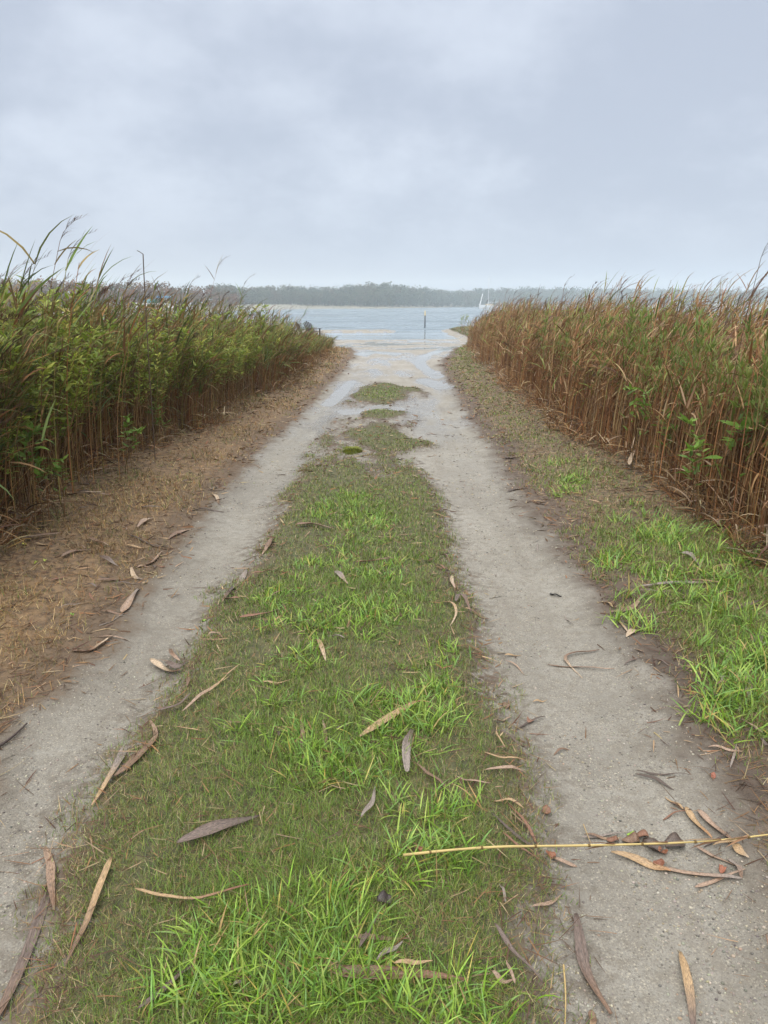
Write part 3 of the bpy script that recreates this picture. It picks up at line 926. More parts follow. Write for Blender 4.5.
# single reeds in the front of the beds
def reed_thing(side, H, plume=True, nleaf=7, lean=(0.15, 0.3), hang=0.4, lw=1.0):
    s, l, p = reeds(np.zeros((1, 3)), np.array([H]), side, nleaf=nleaf, plume=1.0 if plume else 0.0, lean=lean, azs=0.12, hang=hang, sides=5, lw=lw)
    root = empty('reed', (0, 0, 0))
    s.build('stem', M_STEM, root, smooth=True)
    if l.n: l.build('foliage', M_REED, root)
    if p.n: p.build('plume', M_PLUME, root)
    return root


GROUPS = {'l': 'reeds at the front of the leafy reed bed', 'r': 'reeds at the front of the tawny reed bed'}
LABELS = {('l', True): 'plumed reed with brown stem at the front of the leafy reed bed',
          ('l', False): 'plain reed with strap leaves at the front of the leafy reed bed',
          ('r', True): 'plumed tawny reed at the front of the dry brown reed bed',
          ('r', False): 'plain tawny reed at the front of the dry brown reed bed'}
for side, edge, sgn in (('l', hedge_left, -1), ('r', hedge_right, 1)):
    protos = []
    for i in range(14):
        plm = i % 3 == 0
        protos.append((reed_thing(side, 1.5, plm, 5 if side == 'l' else 6, (0.06, 0.28), 0.35 if side == 'l' else 0.8), plm))
    cnt = 110
    for i in range(cnt):
        base, plm = protos[i % 14]
        o = base if i < 14 else copy_tree(base)
        u = (i + random.random()) / cnt
        Y = 3.6 * (12.0 / 3.6) ** u
        d = 0.50 * random.random() ** 1.4 - 0.08
        X = float(edge(np.array([Y]))[0]) + sgn * d
        o.location = (X, Y, float(z_ground(np.array([X]), np.array([Y]))[0]) - 0.01)
        o.rotation_euler = (0, 0, random.gauss(0, 0.45))
        k = float(reed_height(np.array([Y]), side)[0]) / 1.5 * random.uniform(0.74, 1.08) * (0.9 if d < 0.1 else 1.0)
        if plm: k = k * 1.04
        o.scale = (k, k, k)
        tag(o, LABELS[(side, plm)], 'reed', GROUPS[side])


# taller reeds rising behind the shrubs
tallp = [(reed_thing('l', 1.7, i % 4 != 3, 6, (0.18, 0.38), 0.15, 1.25), i % 4 != 3) for i in range(8)]
for i in range(64):
    base, plm = tallp[i % 8]
    o = base if i < 8 else copy_tree(base)
    u = (i + random.random()) / 64
    Y = 4.6 * (17.5 / 4.6) ** u
    X = float(hedge_left(np.array([Y]))[0]) - 0.3 - 0.9 * random.random()
    o.location = (X, Y, float(z_ground(np.array([X]), np.array([Y]))[0]) - 0.01)
    o.rotation_euler = (0, 0, random.gauss(0, 0.3))
    k = random.uniform(0.80, 1.0) * float(np.interp(Y, [3, 13, 17, 20], [1, 0.97, 0.85, 0.6]))
    o.scale = (k, k, k)
    tag(o, 'tall wind swept reed with a dark plume rising above the green shrubs' if plm else 'tall wind swept leafy reed rising above the green shrubs', 'reed', 'tall reeds above the green shrubs')


# reeds that stand out against the sky: pixel of the tip and distance
def tall_reed(px, py, Y, base_px, label, side='l', plume=True, nleaf=5, hang=0.3):
    tx, _, tz = AT(px, py, Y)
    bx = AT(base_px, 400, Y)[0]
    zg = float(z_ground(np.array([bx]), np.array([Y]))[0])
    H = tz - zg
    a = abs(tx - bx) / max(H, 0.1)
    o = reed_thing(side, H * (1.0 + 0.3 * a) - (0.12 if plume else 0), plume, nleaf, (a * 0.8, a * 0.85), hang, 1.35)
    o.location = (bx, Y, zg); o.rotation_euler = (0, 0, 0 if tx >= bx else math.pi)
    return tag(o, label, 'reed')


tall_reed(70, 222, 4.9, 34, 'tallest plumed reed of the leafy bed, drooping feathery head high against the sky', nleaf=3)
tall_reed(72, 240, 5.3, 48, 'second tallest plumed reed, just under the highest drooping head', nleaf=3)
tall_reed(12, 264, 4.9, -25, 'plumed reed at the photo edge with a dark head pointing sideways')
tall_reed(46, 250, 5.0, 5, 'reed with a fan of broad olive leaves reaching into the sky', plume=False, nleaf=9)
tall_reed(82, 262, 5.6, 62, 'reed with pale upright leaves behind the drooping heads', plume=False, nleaf=8)
tall_reed(28, 262, 4.7, -2, 'reed with a drooping dark plume low at the near left, beside the broad leaved fan', nleaf=7)
tall_reed(120, 278, 6.4, 96, 'reed whose plume bends flat between the broad blade and the snapped stalk', nleaf=7)
tall_reed(107, 272, 6.0, 85, 'reed with a broad dark green leaf blade bent over the far trees', plume=False, nleaf=8)
tall_reed(150, 290, 6.2, 112, 'reed with a dense dark plume laid sideways by the wind', nleaf=6)
tall_reed(131, 272, 7.5, 118, 'slim plumed reed standing before the autumn wood')
tall_reed(222, 258, 10.5, 203, 'thin tall reed with a small curved tip above the leafy bed', nleaf=2)
tall_reed(192, 278, 9.5, 178, 'plumed reed behind the white motor yacht roof')
tall_reed(246, 279, 12, 236, 'slender plumed reed near the middle of the leafy bed')
tall_reed(306, 312, 22, 294, 'short plumed reed at the far end of the leafy bed by the garden chairs', nleaf=6)
tall_reed(300, 316, 24, 288, 'last dark plumed reed beside the brown garden chairs', nleaf=6)
tall_reed(768, 238, 4.9, 726, 'tallest bare reed of the tawny bed, arching high at the photo edge', 'r', nleaf=1)
tall_reed(757, 278, 5.2, 732, 'thin upright reed under the highest arching one', 'r', nleaf=2)
tall_reed(768, 285, 4.7, 748, 'straight tan reed close to the photo edge of the tawny bed', 'r', nleaf=3)
tall_reed(642, 276, 9.5, 612, 'olive reed with a bushy head above the middle of the tawny bed', 'r', nleaf=9, hang=0)
tall_reed(625, 276, 10, 598, 'willowy green reed leaning beside the bushy headed one', 'r', nleaf=9, hang=0, plume=False)
tall_reed(608, 282, 10.5, 588, 'pale green reed leaning out of the tawny bed top', 'r', nleaf=8, hang=0, plume=False)
tall_reed(702, 296, 7.0, 690, 'thin reed in front of the white cabin cruiser', 'r', nleaf=2)
tall_reed(570, 288, 14, 556, 'slender plumed reed over the far half of the tawny bed', 'r', nleaf=4)

# bare stalk with a snapped tip above the autumn wood
o = empty('reed', (AT(150, 400, 7.0)[0], 7.0, 0.0))
tp = AT(143, 254, 7.0); bp_ = AT(150, 400, 7.0)
pth = np.array([[(0, 0, 0), ((tp[0] - bp_[0]) * 0.35, 0, tp[2] * 0.5), ((tp[0] - bp_[0]) * 0.75, 0, tp[2] * 0.85), (tp[0] - bp_[0], 0, tp[2])]])
tubes(pth, np.full((1, 4), 0.005), [(0.10, 0.07, 0.05)], 5).build('stem', M_STEM, o, smooth=True)
x_ = tp[0] - bp_[0]
tubes(np.array([[(x_, 0, tp[2]), (x_ - 0.028, 0, tp[2] + 0.018), (x_ - 0.05, 0, tp[2] + 0.03)]]), np.full((1, 3), 0.003), [(0.10, 0.07, 0.05)], 4).merge(
    blades(np.array([(x_ - 0.06, 0, tp[2] + 0.01)]), 0.3, 0.05, 0.018, 0.2, 0.3, [(0.08, 0.06, 0.05)])).build('tip', M_REED, o)
tag(o, 'bare dark stalk with a snapped hooked tip standing over the autumn wood', 'reed')


# ------------------------------------------------------------------ leafy shrubs
YG = [(0.29, 0.36, 0.045), (0.22, 0.30, 0.040), (0.36, 0.39, 0.070), (0.165, 0.235, 0.04), (0.41, 0.40, 0.10), (0.12, 0.175, 0.034), (0.24, 0.18, 0.06)]
DG = [(0.075, 0.125, 0.030), (0.095, 0.15, 0.035), (0.055, 0.10, 0.028), (0.13, 0.17, 0.045)]


def shrub(name, H, nstem, nl, leaf_len, leaf_w, cols, spread=0.35, low=0.3, stemc=((0.22, 0.13, 0.055), (0.28, 0.18, 0.08)), up=False):
    root = empty(name, (0, 0, 0))
    sg, fg = Geo(), Geo()
    az = rng.uniform(0, 6.283, nstem); sp = rng.uniform(0.05, spread, nstem); hh = H * rng.uniform(0.65, 1.0, nstem)
    b = rng.normal(0, 0.05, (nstem, 2))
    t = np.linspace(0, 1, 6)[None].repeat(nstem, 0)
    drift = 0.10
    path = np.stack([b[:, 0:1] + np.cos(az)[:, None] * sp[:, None] * t ** 1.4 + drift * t ** 2, b[:, 1:2] + np.sin(az)[:, None] * sp[:, None] * t ** 1.4, hh[:, None] * t], -1)
    sg.merge(tubes(path, 0.0045 * (1.1 - 0.75 * t), pick(stemc, nstem, 0.3), 4))
    # leaves along each stem, crowded to the tips
    N = nstem * nl
    u = low + (1 - low) * rng.beta(1.5, 1.0, (nstem, nl))
    u[:, :5] = rng.uniform(0.95, 1.0, (nstem, min(5, nl)))
    f = np.clip(u, 0, 0.9999) * 5; si = f.astype(int); f = (f - si)[..., None]
    ii = np.arange(nstem)[:, None]
    B = (path[ii, si] * (1 - f) + path[ii, si + 1] * f).reshape(-1, 3)
    # short twigs
    tw = rng.uniform(0, 6.283, N); tl = rng.uniform(0.0, 0.13, N) * (1.2 - u.ravel())
    B = B + np.stack([np.cos(tw) * tl, np.sin(tw) * tl, rng.uniform(0, 0.6, N) * tl], 1)
    sz = rng.uniform(0.55, 1.25, N)
    tilt = rng.uniform(0.15, 0.7, N) if up else rng.uniform(0.6, 1.4, N)
    # leaves of one shoot share a tone
    tone = np.repeat(pick(cols, nstem, 0.15), nl, 0) * 0.55 + pick(cols, N, 0.2) * 0.45
    fg.merge(blades(B, tw + rng.normal(0, 0.4, N), leaf_len * sz, leaf_w * sz, tilt, rng.uniform(0.1, 0.9, N), tone, (0.25, 0.95, 0.85, 0.4), roll=rng.normal(0, 0.35, N)))
    sg.build('stem', M_STEM, root, smooth=True)
    fg.build('foliage', M_LEAF, root)
    return root


SH = [shrub('leafy_shrub', 1.35, 9, 44, 0.086, 0.027, YG, 0.42, 0.46) for i in range(4)] + \
     [shrub('leafy_shrub', 1.35, 10, 54, 0.066, 0.020, [(0.26, 0.33, 0.04), (0.21, 0.28, 0.036), (0.15, 0.21, 0.034), (0.32, 0.35, 0.06)], 0.42, 0.48) for i in range(4)]
used = set()


def place_shrub(i, X, Y, k, label, group=None, rz=None, kz=None):
    base = SH[i]
    o = base if i not in used else copy_tree(base)
    used.add(i)
    o.location = (X, Y, float(z_ground(np.array([X]), np.array([Y]))[0]) - 0.01)
    o.rotation_euler = (0, 0, random.uniform(-0.9, 0.9) if rz is None else rz)
    o.scale = (k, k, k if kz is None else kz)
    if 'group' in o: del o['group']
    tag(o, label, 'shrub', group)
    return o


GL = 'leafy shrubs growing through the reeds of the leafy bed'
n_l = 165
for i in range(n_l):
    u = (i + random.random()) / n_l
    Y = 3.9 * (27.0 / 3.9) ** u
    d = 0.04 + 1.0 * random.random() ** 1.6
    X = float(hedge_left(np.array([Y]))[0]) - d
    hk = float(np.interp(Y, [3, 6, 12, 15, 18.5, 20, 24, 28], [1.18, 1.13, 1.06, 0.93, 0.68, 0.50, 0.40, 0.34]))
    k = hk * random.uniform(0.74, 1.10) * (0.84 if d < 0.2 else 1.0)
    place_shrub(i % 8, X, Y, k, 'yellow green shrub among the brown reeds of the leafy bed' if i % 8 < 4 else 'fine leaved mid green shrub among the brown reeds of the leafy bed', GL)
# low rounded end of the bed
for (px, py, k, lab) in [(322, 352, 0.40, 'low rounded green shrub ending the leafy bed beside the sand'), (314, 354, 0.46, 'second last green shrub of the leafy bed, behind the low rounded one'),
                         (304, 358, 0.52, 'third last green shrub of the leafy bed, taller than the low rounded end')]:
    x, y = G(px, py)
    place_shrub(5, x - 0.1, y, k, lab, None)

# big leaved sprigs at the front
BIG = [shrub('broadleaf_plant', 0.75, 4, 16, 0.105, 0.034, [(0.15, 0.25, 0.035), (0.19, 0.29, 0.05), (0.12, 0.21, 0.035)], 0.16, 0.45, ((0.20, 0.12, 0.05), (0.16, 0.10, 0.045))) for _ in range(3)]
bi = 0
for (px, py, Y, k, sgn, lab) in [
        (28, 432, 4.75, 1.0, -1, 'broad leaved bright sprig low on the near end of the leafy bed'),
        (60, 470, 5.0, 0.75, -1, 'small broad leaved sprig over the foot of the leafy bed'),
        (122, 430, 6.4, 0.8, -1, 'lone broad leaved sprig against dark stems of the leafy bed'),
        (165, 412, 7.9, 0.8, -1, 'broad leaved sprig halfway along the leafy bed foot'),
        (738, 420, 4.75, 1.25, 1, 'large broad leaved green plant at the near end of the tawny bed'),
        (705, 440, 4.95, 0.9, 1, 'broad leaved plant to the inner side of the large one in the tawny bed'),
        (765, 390, 4.9, 1.25, 1, 'tall broad leaved plant at the photo edge of the tawny bed'),
        (648, 400, 6.5, 0.8, 1, 'small green sprig halfway up the tawny reeds'),
        (662, 425, 6.4, 0.7, 1, 'single drooping green sprig in dark tawny stems'),
        (585, 430, 9.0, 0.35, 1, 'tiny green seedling at the foot of the tawny bed'),
        (606, 360, 8.6, 0.75, 1, 'green sprig in the upper tawny reeds')]:
    base = BIG[bi % 3]; o = base if bi < 3 else copy_tree(base); bi += 1
    x, _, z = AT(px, py, Y)
    # the plant's top third shows at that pixel; it is rooted in the ground below
    zg = float(z_ground(np.array([x]), np.array([Y]))[0])
    kz = max(0.2, (z - zg + 0.10) / 0.72)
    o.location = (x, Y, zg); o.scale = (k * 0.95, k * 0.95, kz); o.rotation_euler = (0, 0, random.uniform(0, 6))
    tag(o, lab, 'plant')

# fine leaved upright shrubs of the tawny bed
FS = [shrub('willowy_shrub', 1.5, 6, 46, 0.075, 0.012, [(0.14, 0.20, 0.045), (0.18, 0.235, 0.05), (0.11, 0.165, 0.04), (0.23, 0.26, 0.06)], 0.22, 0.62, up=True) for _ in range(3)]
fi = 0
for (px, Y, k, lab) in [(690, 6.6, 0.98, 'dark willowy shrub in the middle of the near tawny bed'), (672, 7.0, 0.92, 'olive willowy shrub beside the dark one in the tawny bed'),
                        (650, 7.4, 0.86, 'yellow tinted willowy shrub in the tawny bed'), (622, 9.6, 1.04, 'tall willowy shrub rising above the tawny bed'),
                        (600, 10.5, 0.95, 'willowy shrub below the bushy reed heads'), (560, 14, 0.95, 'small willowy shrub in the far tawny bed'),
                        (540, 16.5, 0.92, 'farthest willowy shrub of the tawny bed'), (715, 6.2, 0.86, 'green willowy shrub under the white cabin cruiser'),
                        (752, 5.6, 0.88, 'willowy shrub close behind the large broad leaved plant'), (576, 12.5, 0.97, 'willowy shrub between the bushy reed heads and the far tawny reeds'),
                        (765, 5.2, 0.95, 'willowy shrub at the photo edge, above the tall broad leaved plant'), (733, 5.9, 0.97, 'willowy shrub between the cabin cruiser and the photo edge'),
                        (680, 6.8, 0.80, 'short willowy shrub low between the dark and the olive one'), (638, 8.6, 0.98, 'willowy shrub just nearer than the tall one rising above the tawny bed')]:
    base = FS[fi % 3]; o = base if fi < 3 else copy_tree(base); fi += 1
    # rooted just inside the front of the bed
    for _ in range(12): Y = 0.5 * Y + 0.5 * (float(hedge_right(np.array([Y]))[0]) + 0.10) / max(1e-3, AT(px, 380, 1.0)[0])
    x = AT(px, 380, Y)[0]
    o.location = (x, Y, float(z_ground(np.array([x]), np.array([Y]))[0])); o.scale = (k, k, k); o.rotation_euler = (0, 0, random.uniform(-0.5, 0.5))
    tag(o, lab, 'shrub')
# moss
mx_, my_ = G(352, 449)
nn = 1400; rr_ = np.sqrt(rng.random(nn)); aa = rng.uniform(0, 6.283, nn)
PP = np.column_stack([rr_ * np.cos(aa) * 0.11, rr_ * np.sin(aa) * 0.20 * (1 + 0.3 * np.sin(3 * aa)), 0.025 * (1 - rr_ ** 2)])
o = blades(PP, aa, rng.uniform(0.015, 0.03, nn), rng.uniform(0.006, 0.010, nn), rng.uniform(0.1, 0.9, nn), rng.uniform(0, 0.6, nn), pick([(0.21, 0.24, 0.035), (0.16, 0.19, 0.03), (0.25, 0.26, 0.05)], nn), (1.0, 0.7)).build('moss_cushion', M_GRASS)
o.location = (mx_, my_, float(z_ground(np.array([mx_]), np.array([my_]))[0]))
tag(o, 'little yellow green moss cushion at the near edge of the first grass patch', 'moss')
# low plants along the foot of the far tawny bed
for (px, py, k, lab) in [(493, 372, 0.38, 'low green plant by the far foot of the tawny bed'), (487, 358, 0.4, 'small green plant near the far corner of the tawny bed')]:
    x, y = G(px, py); place_shrub(6, x + 0.1, y, k, lab)

# grass and shrub on the point
x, y = 4.6, 46.0
place_shrub(7, x + 0.75, y + 6, 1.0, 'small dark green shrub alone on the grassy point at the water', kz=0.95)
P = np.column_stack([rng.uniform(2.6, 9.0, 9000), rng.uniform(36, 58, 9000)])
zz = z_ground(P[:, 0], P[:, 1]); k = (zz > SEA + 0.03) & (d_road(P[:, 0], P[:, 1]) < 0.05)
P = P[k]; zz = zz[k]; n = len(P)
o = blades(np.column_stack([P, zz]), rng.uniform(0, 6.28, n), rng.uniform(0.06, 0.16, n), rng.uniform(0.02, 0.05, n), rng.uniform(0.2, 1.0, n), rng.uniform(0, 0.8, n),
           pick([(0.10, 0.15, 0.03), (0.13, 0.16, 0.04), (0.20, 0.17, 0.07)], n), (1, 0.7)).build('point_grass', M_GRASS)
tag(o, 'green turf of the little point beyond the tawny reeds', 'grass', kind='stuff')


# ------------------------------------------------------------------ fallen reed leaves and stalks
def spline(P, n):
    P = np.asarray(P, float)
    if len(P) == 2: P = np.array([P[0], (P[0] + P[1]) / 2, P[1]])
    Q = np.vstack([2 * P[0] - P[1], P, 2 * P[-1] - P[-2]])
    out = []
    for t in np.linspace(0, len(P) - 1 - 1e-6, n):
        i = int(t); f = t - i
        a, b, c, d = Q[i:i + 4]
        out.append(0.5 * (2 * b + (c - a) * f + (2 * a - 5 * b + 4 * c - d) * f * f + (3 * b - a - 3 * c + d) * f ** 3))
    return np.array(out)


BR = (0.15, 0.090, 0.055); PK = (0.27, 0.185, 0.130); TN = (0.32, 0.215, 0.115); GY = (0.20, 0.165, 0.14); DK = (0.070, 0.048, 0.036)
PU = (0.115, 0.082, 0.066); RD = (0.17, 0.080, 0.045); PL = (0.38, 0.29, 0.20); OR = (0.31, 0.17, 0.08)


def leaf_strip(name, cat, label, px, w, col, col2=None, lift=None, group=None, curl=0.35, blunt=0.15, pts=None):
    pts = [G(*p) for p in px] if pts is None else pts
    c = spline(pts, 15)
    n = len(c)
    on_grass = d_median(c[:, 0], c[:, 1]) > 0.02
    rv_ = d_road(c[:, 0], c[:, 1]) < -0.15
    gl = random.uniform(0.012, 0.027)
    l = np.where(on_grass, gl, np.where(rv_, gl * 0.75, 0.006)) if lift is None else np.full(n, lift)
    l = np.convolve(np.pad(l, 3, mode='edge'), np.ones(7) / 7, 'valid')
    t = np.linspace(0, 1, n)
    ph = random.uniform(0, 6.28)
    z = z_ground(c[:, 0], c[:, 1]) + l + 0.005 * np.sin(t * random.uniform(4, 8) + ph)
    tan = np.gradient(c, axis=0); tan /= np.linalg.norm(tan, axis=1, keepdims=True) + 1e-9
    sd = np.stack([-tan[:, 1], tan[:, 0]], 1)
    ww = w * (blunt + (1 - blunt) * np.sin(np.pi * np.clip(t ** 0.72 * 0.97 + 0.015, 0, 1)) ** 0.9) * (0.82 + 0.36 * vnoise(t * 7 + ph, t * 0, 3)) * 0.5
    tw = 0.5 * np.sin(t * random.uniform(2, 5) + ph)
    rows = []; al = []; ac = []
    off = (-1, -0.5, 0, 0.5, 1)
    for q in off:
        h = (abs(q) ** 1.5) * ww * 2 * curl * 0.8 + q * ww * tw * 0.6
        x = c + sd * (q * ww * np.cos(tw * 0.6))[:, None]
        rows.append(np.column_stack([x, z + np.maximum(h, -0.004)])); al.append(t * 4); ac.append(np.full(n, q * 0.5 + 0.5))
    V = np.stack(rows, 1).reshape(-1, 3)
    # underside, a dry leaf is about a millimetre thick
    m = len(off)
    ii = np.arange(n * m).reshape(n, m)
    Q = np.stack([ii[:-1, :-1], ii[:-1, 1:], ii[1:, 1:], ii[1:, :-1]], -1).reshape(-1, 4)
    c1 = np.array(col); c2 = np.array(col2 if col2 else col)
    f = np.clip((t - 0.45) / 0.4, 0, 1)[:, None]
    C = np.repeat((c1 * (1 - f) + c2 * f), m, 0)
    o3 = V.mean(0).copy(); o3[2] -= 0.0
    Vb = V - np.array([0, 0, 0.0012])
    V2 = np.vstack([V, Vb]); N = n * m
    ring = np.concatenate([ii[:, 0], ii[-1, 1:], ii[-2::-1, -1], ii[0, -2:0:-1]])
    rn = np.roll(ring, -1)
    Q2 = np.vstack([Q, Q[:, ::-1] + N, np.stack([ring, rn, rn + N, ring + N], 1)])
    o = mesh_np(name, V2 - o3, Q2, None, M_LITTER, np.vstack([C, C]), {'along': np.tile(np.stack(al, 1).ravel() + ph, 2), 'across': np.tile(np.stack(ac, 1).ravel(), 2)}, True)
    o.location = o3
    return tag(o, label, cat, group)


def stick(label, px, r, col, lift=0.01, name='reed_stalk', cat='stalk', group=None, nodes=0, ends=None, sheath=False):
    c = spline([G(*p) for p in px], 16)
    z = z_ground(c[:, 0], c[:, 1])
    z = np.maximum(z, np.convolve(np.pad(z, 4, mode='edge'), np.ones(9) / 9, 'valid')) + lift
    if ends: z = np.interp(np.arange(16), [0, 15], [z_ground(c[:1, 0], c[:1, 1])[0] + ends[0], z_ground(c[-1:, 0], c[-1:, 1])[0] + ends[1]]) + 0.009 * np.sin(np.arange(16) * 0.42)
    V = np.column_stack([c, z]); o3 = V.mean(0)
    rr = np.full(16, r) * np.linspace(1.1, 0.62, 16) * (1 + 0.08 * np.sin(np.arange(16) * 2.1))
    g = tubes((V - o3)[None], rr[None], [col], 7, True)
    if nodes:
        for i in range(1, nodes + 1):
            q = V[int(15 * i / (nodes + 1))] - o3; d = V[min(15, int(15 * i / (nodes + 1)) + 1)] - o3 - q
            d = d / np.linalg.norm(d) * 0.006
            g.merge(tubes(np.array([[q, q + d]]), np.full((1, 2), r * 1.3), [(0.20, 0.13, 0.05)], 7, True))
    o = g.build(name, M_STEM, None, True); o.location = o3
    if sheath:   # torn sheaths still clinging to the nodes
        for i in (8, 10, 12, 13):
            q = V[i] - o3
            az = random.choice((0.05, 3.1)) + random.gauss(0, 0.16); L = random.uniform(0.06, 0.15)
            blades(np.array([q + (0, 0, 0.003)] * 2), [az, az + 0.12], [L, L * 0.7], [0.011, 0.007], [1.45, 1.6], [0.25, 0.3], pick([(0.16, 0.08, 0.045), (0.27, 0.17, 0.09)], 2), (0.9, 1.0, 0.8, 0.4), roll=[0.5, -0.6]).build('sheath', M_DRY, o)
    return tag(o, label, cat, group)


LF = 'dead_reed_leaf'
def L_(label, px, w, col, col2=None, **kw): return leaf_strip(LF, 'dead leaf', label, px, w, col, col2, **kw)


L_('flat greyish pink reed leaf on the near left track edge', [(126, 741), (120, 760), (112, 778), (92, 806)], 0.030, GY, TN)
L_('brown curled reed leaf with a pale hooked tip next to the greyish pink one', [(115, 780), (133, 766), (152, 746), (156, 735), (150, 722)], 0.026, BR, PK)
L_('twisted greyish reed leaf with a thin tan tail, standing over the long purple leaf', [(44, 839), (50, 862), (51, 882), (54, 910)], 0.026, PK, BR)
L_('very long purple brown reed leaf along the near left track edge', [(50, 884), (38, 918), (20, 962), (0, 1004), (-10, 1020)], 0.028, PU, BR)
L_('long tan reed leaf lying aslant on the near left grass', [(112, 863), (102, 890), (90, 920), (66, 966)], 0.022, TN, BR)
L_('wide wet purple brown reed leaf in the middle of the near grass', [(178, 856), (205, 846), (232, 835), (260, 826)], 0.035, PU, DK)
L_('thin rust red reed leaf under the wide purple brown one', [(136, 898), (165, 906), (205, 908), (250, 897)], 0.014, TN, RD)
L_('dark broken reed leaf at the bottom edge among green grass', [(140, 1022), (165, 1002), (182, 988), (200, 976)], 0.016, PU, DK)
L_('long brown reed leaf curling across the nearest green tussock', [(322, 970), (338, 984), (375, 986), (420, 984), (466, 989)], 0.028, BR, RD)
L_('short upright pinkish leaf in the second green tussock', [(303, 766), (303, 745), (301, 720)], 0.020, BR, PK)
L_('smallest pinkish leaf beside the short upright one', [(327, 752), (325, 740), (323, 727)], 0.014, BR, PK)
L_('orange tan reed leaf slanting at the edge of the second tussock', [(359, 745), (380, 732), (405, 716), (418, 710), (431, 712)], 0.028, TN, OR)
L_('flat slate purple leaf to the inner side of the right track', [(407, 783), (406, 765), (408, 750), (412, 738)], 0.032, GY, PU, blunt=0.4)
L_('thin grey tan stalk leaf on olive turf left of the second tussock', [(183, 716), (205, 700), (228, 681)], 0.014, PK, TN)
L_('pale curled leaf of the little heap on the left track edge', [(150, 657), (160, 664), (170, 669), (182, 671)], 0.032, PL, BR, lift=0.018)
L_('dark curled leaf of the little heap on the left track edge', [(165, 662), (175, 668), (186, 667)], 0.030, PU, DK, lift=0.03)
L_('upright brown scrap of the little heap on the left track edge', [(171, 650), (172, 658), (180, 664)], 0.02, BR, PK, lift=0.04)
L_('brown curled leaf with a pale tip reaching onto the left track', [(72, 652), (90, 651), (100, 645), (112, 636)], 0.030, BR, PL)
stick('dark wet stick at the photo edge of the left track', [(-5, 752), (10, 740), (27, 724)], 0.005, (0.06, 0.045, 0.04), name='dead_stick', cat='stick')
L_('pale broad leaf on the outer rim of the left track', [(122, 613), (130, 602), (139, 590)], 0.040, PK, GY, blunt=0.4)
L_('long brown stalk leaf pointing at the left track rim', [(97, 586), (112, 583), (134, 580)], 0.018, BR, BR)
L_('pale curl touching the long brown stalk leaf', [(131, 569), (134, 577), (143, 581)], 0.024, PL, GY)
L_('brown twisted leaf with a wide pale end above the pale curl', [(134, 568), (150, 565), (162, 553)], 0.028, BR, PK)
L_('thin dark straw crossing the left verge', [(127, 538), (150, 545), (176, 552)], 0.014, DK, BR)
L_('pinkish leaf lying at the rim of the left track, upper of the bunch', [(168, 540), (180, 534), (193, 528)], 0.030, BR, PK)
L_('pale broad scrap above the thin dark straw on the left verge', [(138, 532), (146, 525), (154, 521)], 0.032, PK, PL)
L_('small brown leaf in the middle of the left verge', [(90, 546), (100, 549), (109, 552)], 0.026, BR, PK)
L_('small dark leaf under the small brown one on the left verge', [(100, 563), (110, 566), (118, 570)], 0.026, PU, GY)
L_('faded brown stalk leaf in the dry left verge', [(62, 566), (76, 560), (92, 556)], 0.026, BR, PK)
L_('thick brown fallen leaf near the foot of the leafy bed', [(0, 552), (25, 549), (62, 543)], 0.04, PU, BR)
L_('light bent stalk leaf poking out from the foot of the leafy bed', [(60, 504), (80, 503), (103, 499)], 0.03, BR, PL)
L_('dark straight leaf along the rim of the left track', [(190, 511), (206, 510), (224, 510)], 0.022, DK, DK)
L_('small pale leaf on the far left track rim', [(212, 494), (217, 499), (219, 504)], 0.03, PL, BR)
L_('grey leaf on the inner rim of the left track', [(246, 569), (242, 578), (233, 590)], 0.03, GY, BR)
L_('dark brown leaf in the heap on the inner rim of the left track', [(236, 582), (230, 594), (222, 606)], 0.03, DK, BR)
L_('brown leaf trailing below the heap on the inner rim of the left track', [(224, 602), (232, 604), (240, 603)], 0.024, BR, RD)
L_('small brown leaf by the far inner rim of the left track', [(272, 540), (268, 548), (262, 554)], 0.035, BR, PK)
L_('forked brown leaf across the far middle strip', [(296, 530), (312, 529), (331, 533)], 0.035, BR, PK)
L_('narrow reddish leaf on the far middle strip', [(356, 566), (372, 565), (394, 563)], 0.024, RD, BR)
L_('grey shiny leaf standing in the middle strip', [(335, 577), (340, 583), (348, 590)], 0.030, GY, PK)
L_('long rust brown leaf in the middle strip beside green grass', [(240, 624), (258, 621), (281, 616)], 0.022, RD, BR)
L_('tan bent blade in the middle strip', [(318, 643), (321, 652), (326, 667)], 0.022, TN, PL)
L_('pale short leaf on the right track by the middle strip, uppermost of three', [(452, 576), (452, 585), (455, 590)], 0.024, PL, PK)
L_('dark hooked leaf on the right track, curling round', [(456, 606), (458, 599), (464, 600), (470, 616)], 0.026, PU, BR)
L_('thin tan leaf crossing under the dark hooked one', [(437, 605), (452, 608), (456, 618), (450, 628)], 0.016, TN, PL)
L_('thin red brown twig leaf on the right track edge', [(470, 657), (482, 656), (494, 658)], 0.012, RD, BR)
L_('small black chip alone on the right track', [(550, 588), (555, 589), (562, 590)], 0.022, (0.03, 0.028, 0.026), blunt=0.5)
L_('thin straight brown leaf across the right track', [(548, 660), (580, 662), (615, 664)], 0.011, BR, PK)
L_('bent leaf with a pale fold crossing the thin straight one', [(600, 645), (580, 648), (566, 652), (570, 660), (583, 671)], 0.015, BR, PL)
L_('curled brown leaf upright on the right verge rim', [(610, 613), (624, 612), (634, 608), (642, 598)], 0.030, BR, PK)
L_('straw coloured twig leaf below the curled one on the right verge rim', [(615, 615), (622, 625), (628, 634)], 0.014, TN, PL)
L_('pale ragged scrap on the right verge rim', [(626, 638), (634, 632), (642, 630)], 0.026, PL, PL)
L_('grey shiny leaf standing in the right verge grass', [(680, 565), (690, 568), (698, 577)], 0.034, GY, GY)
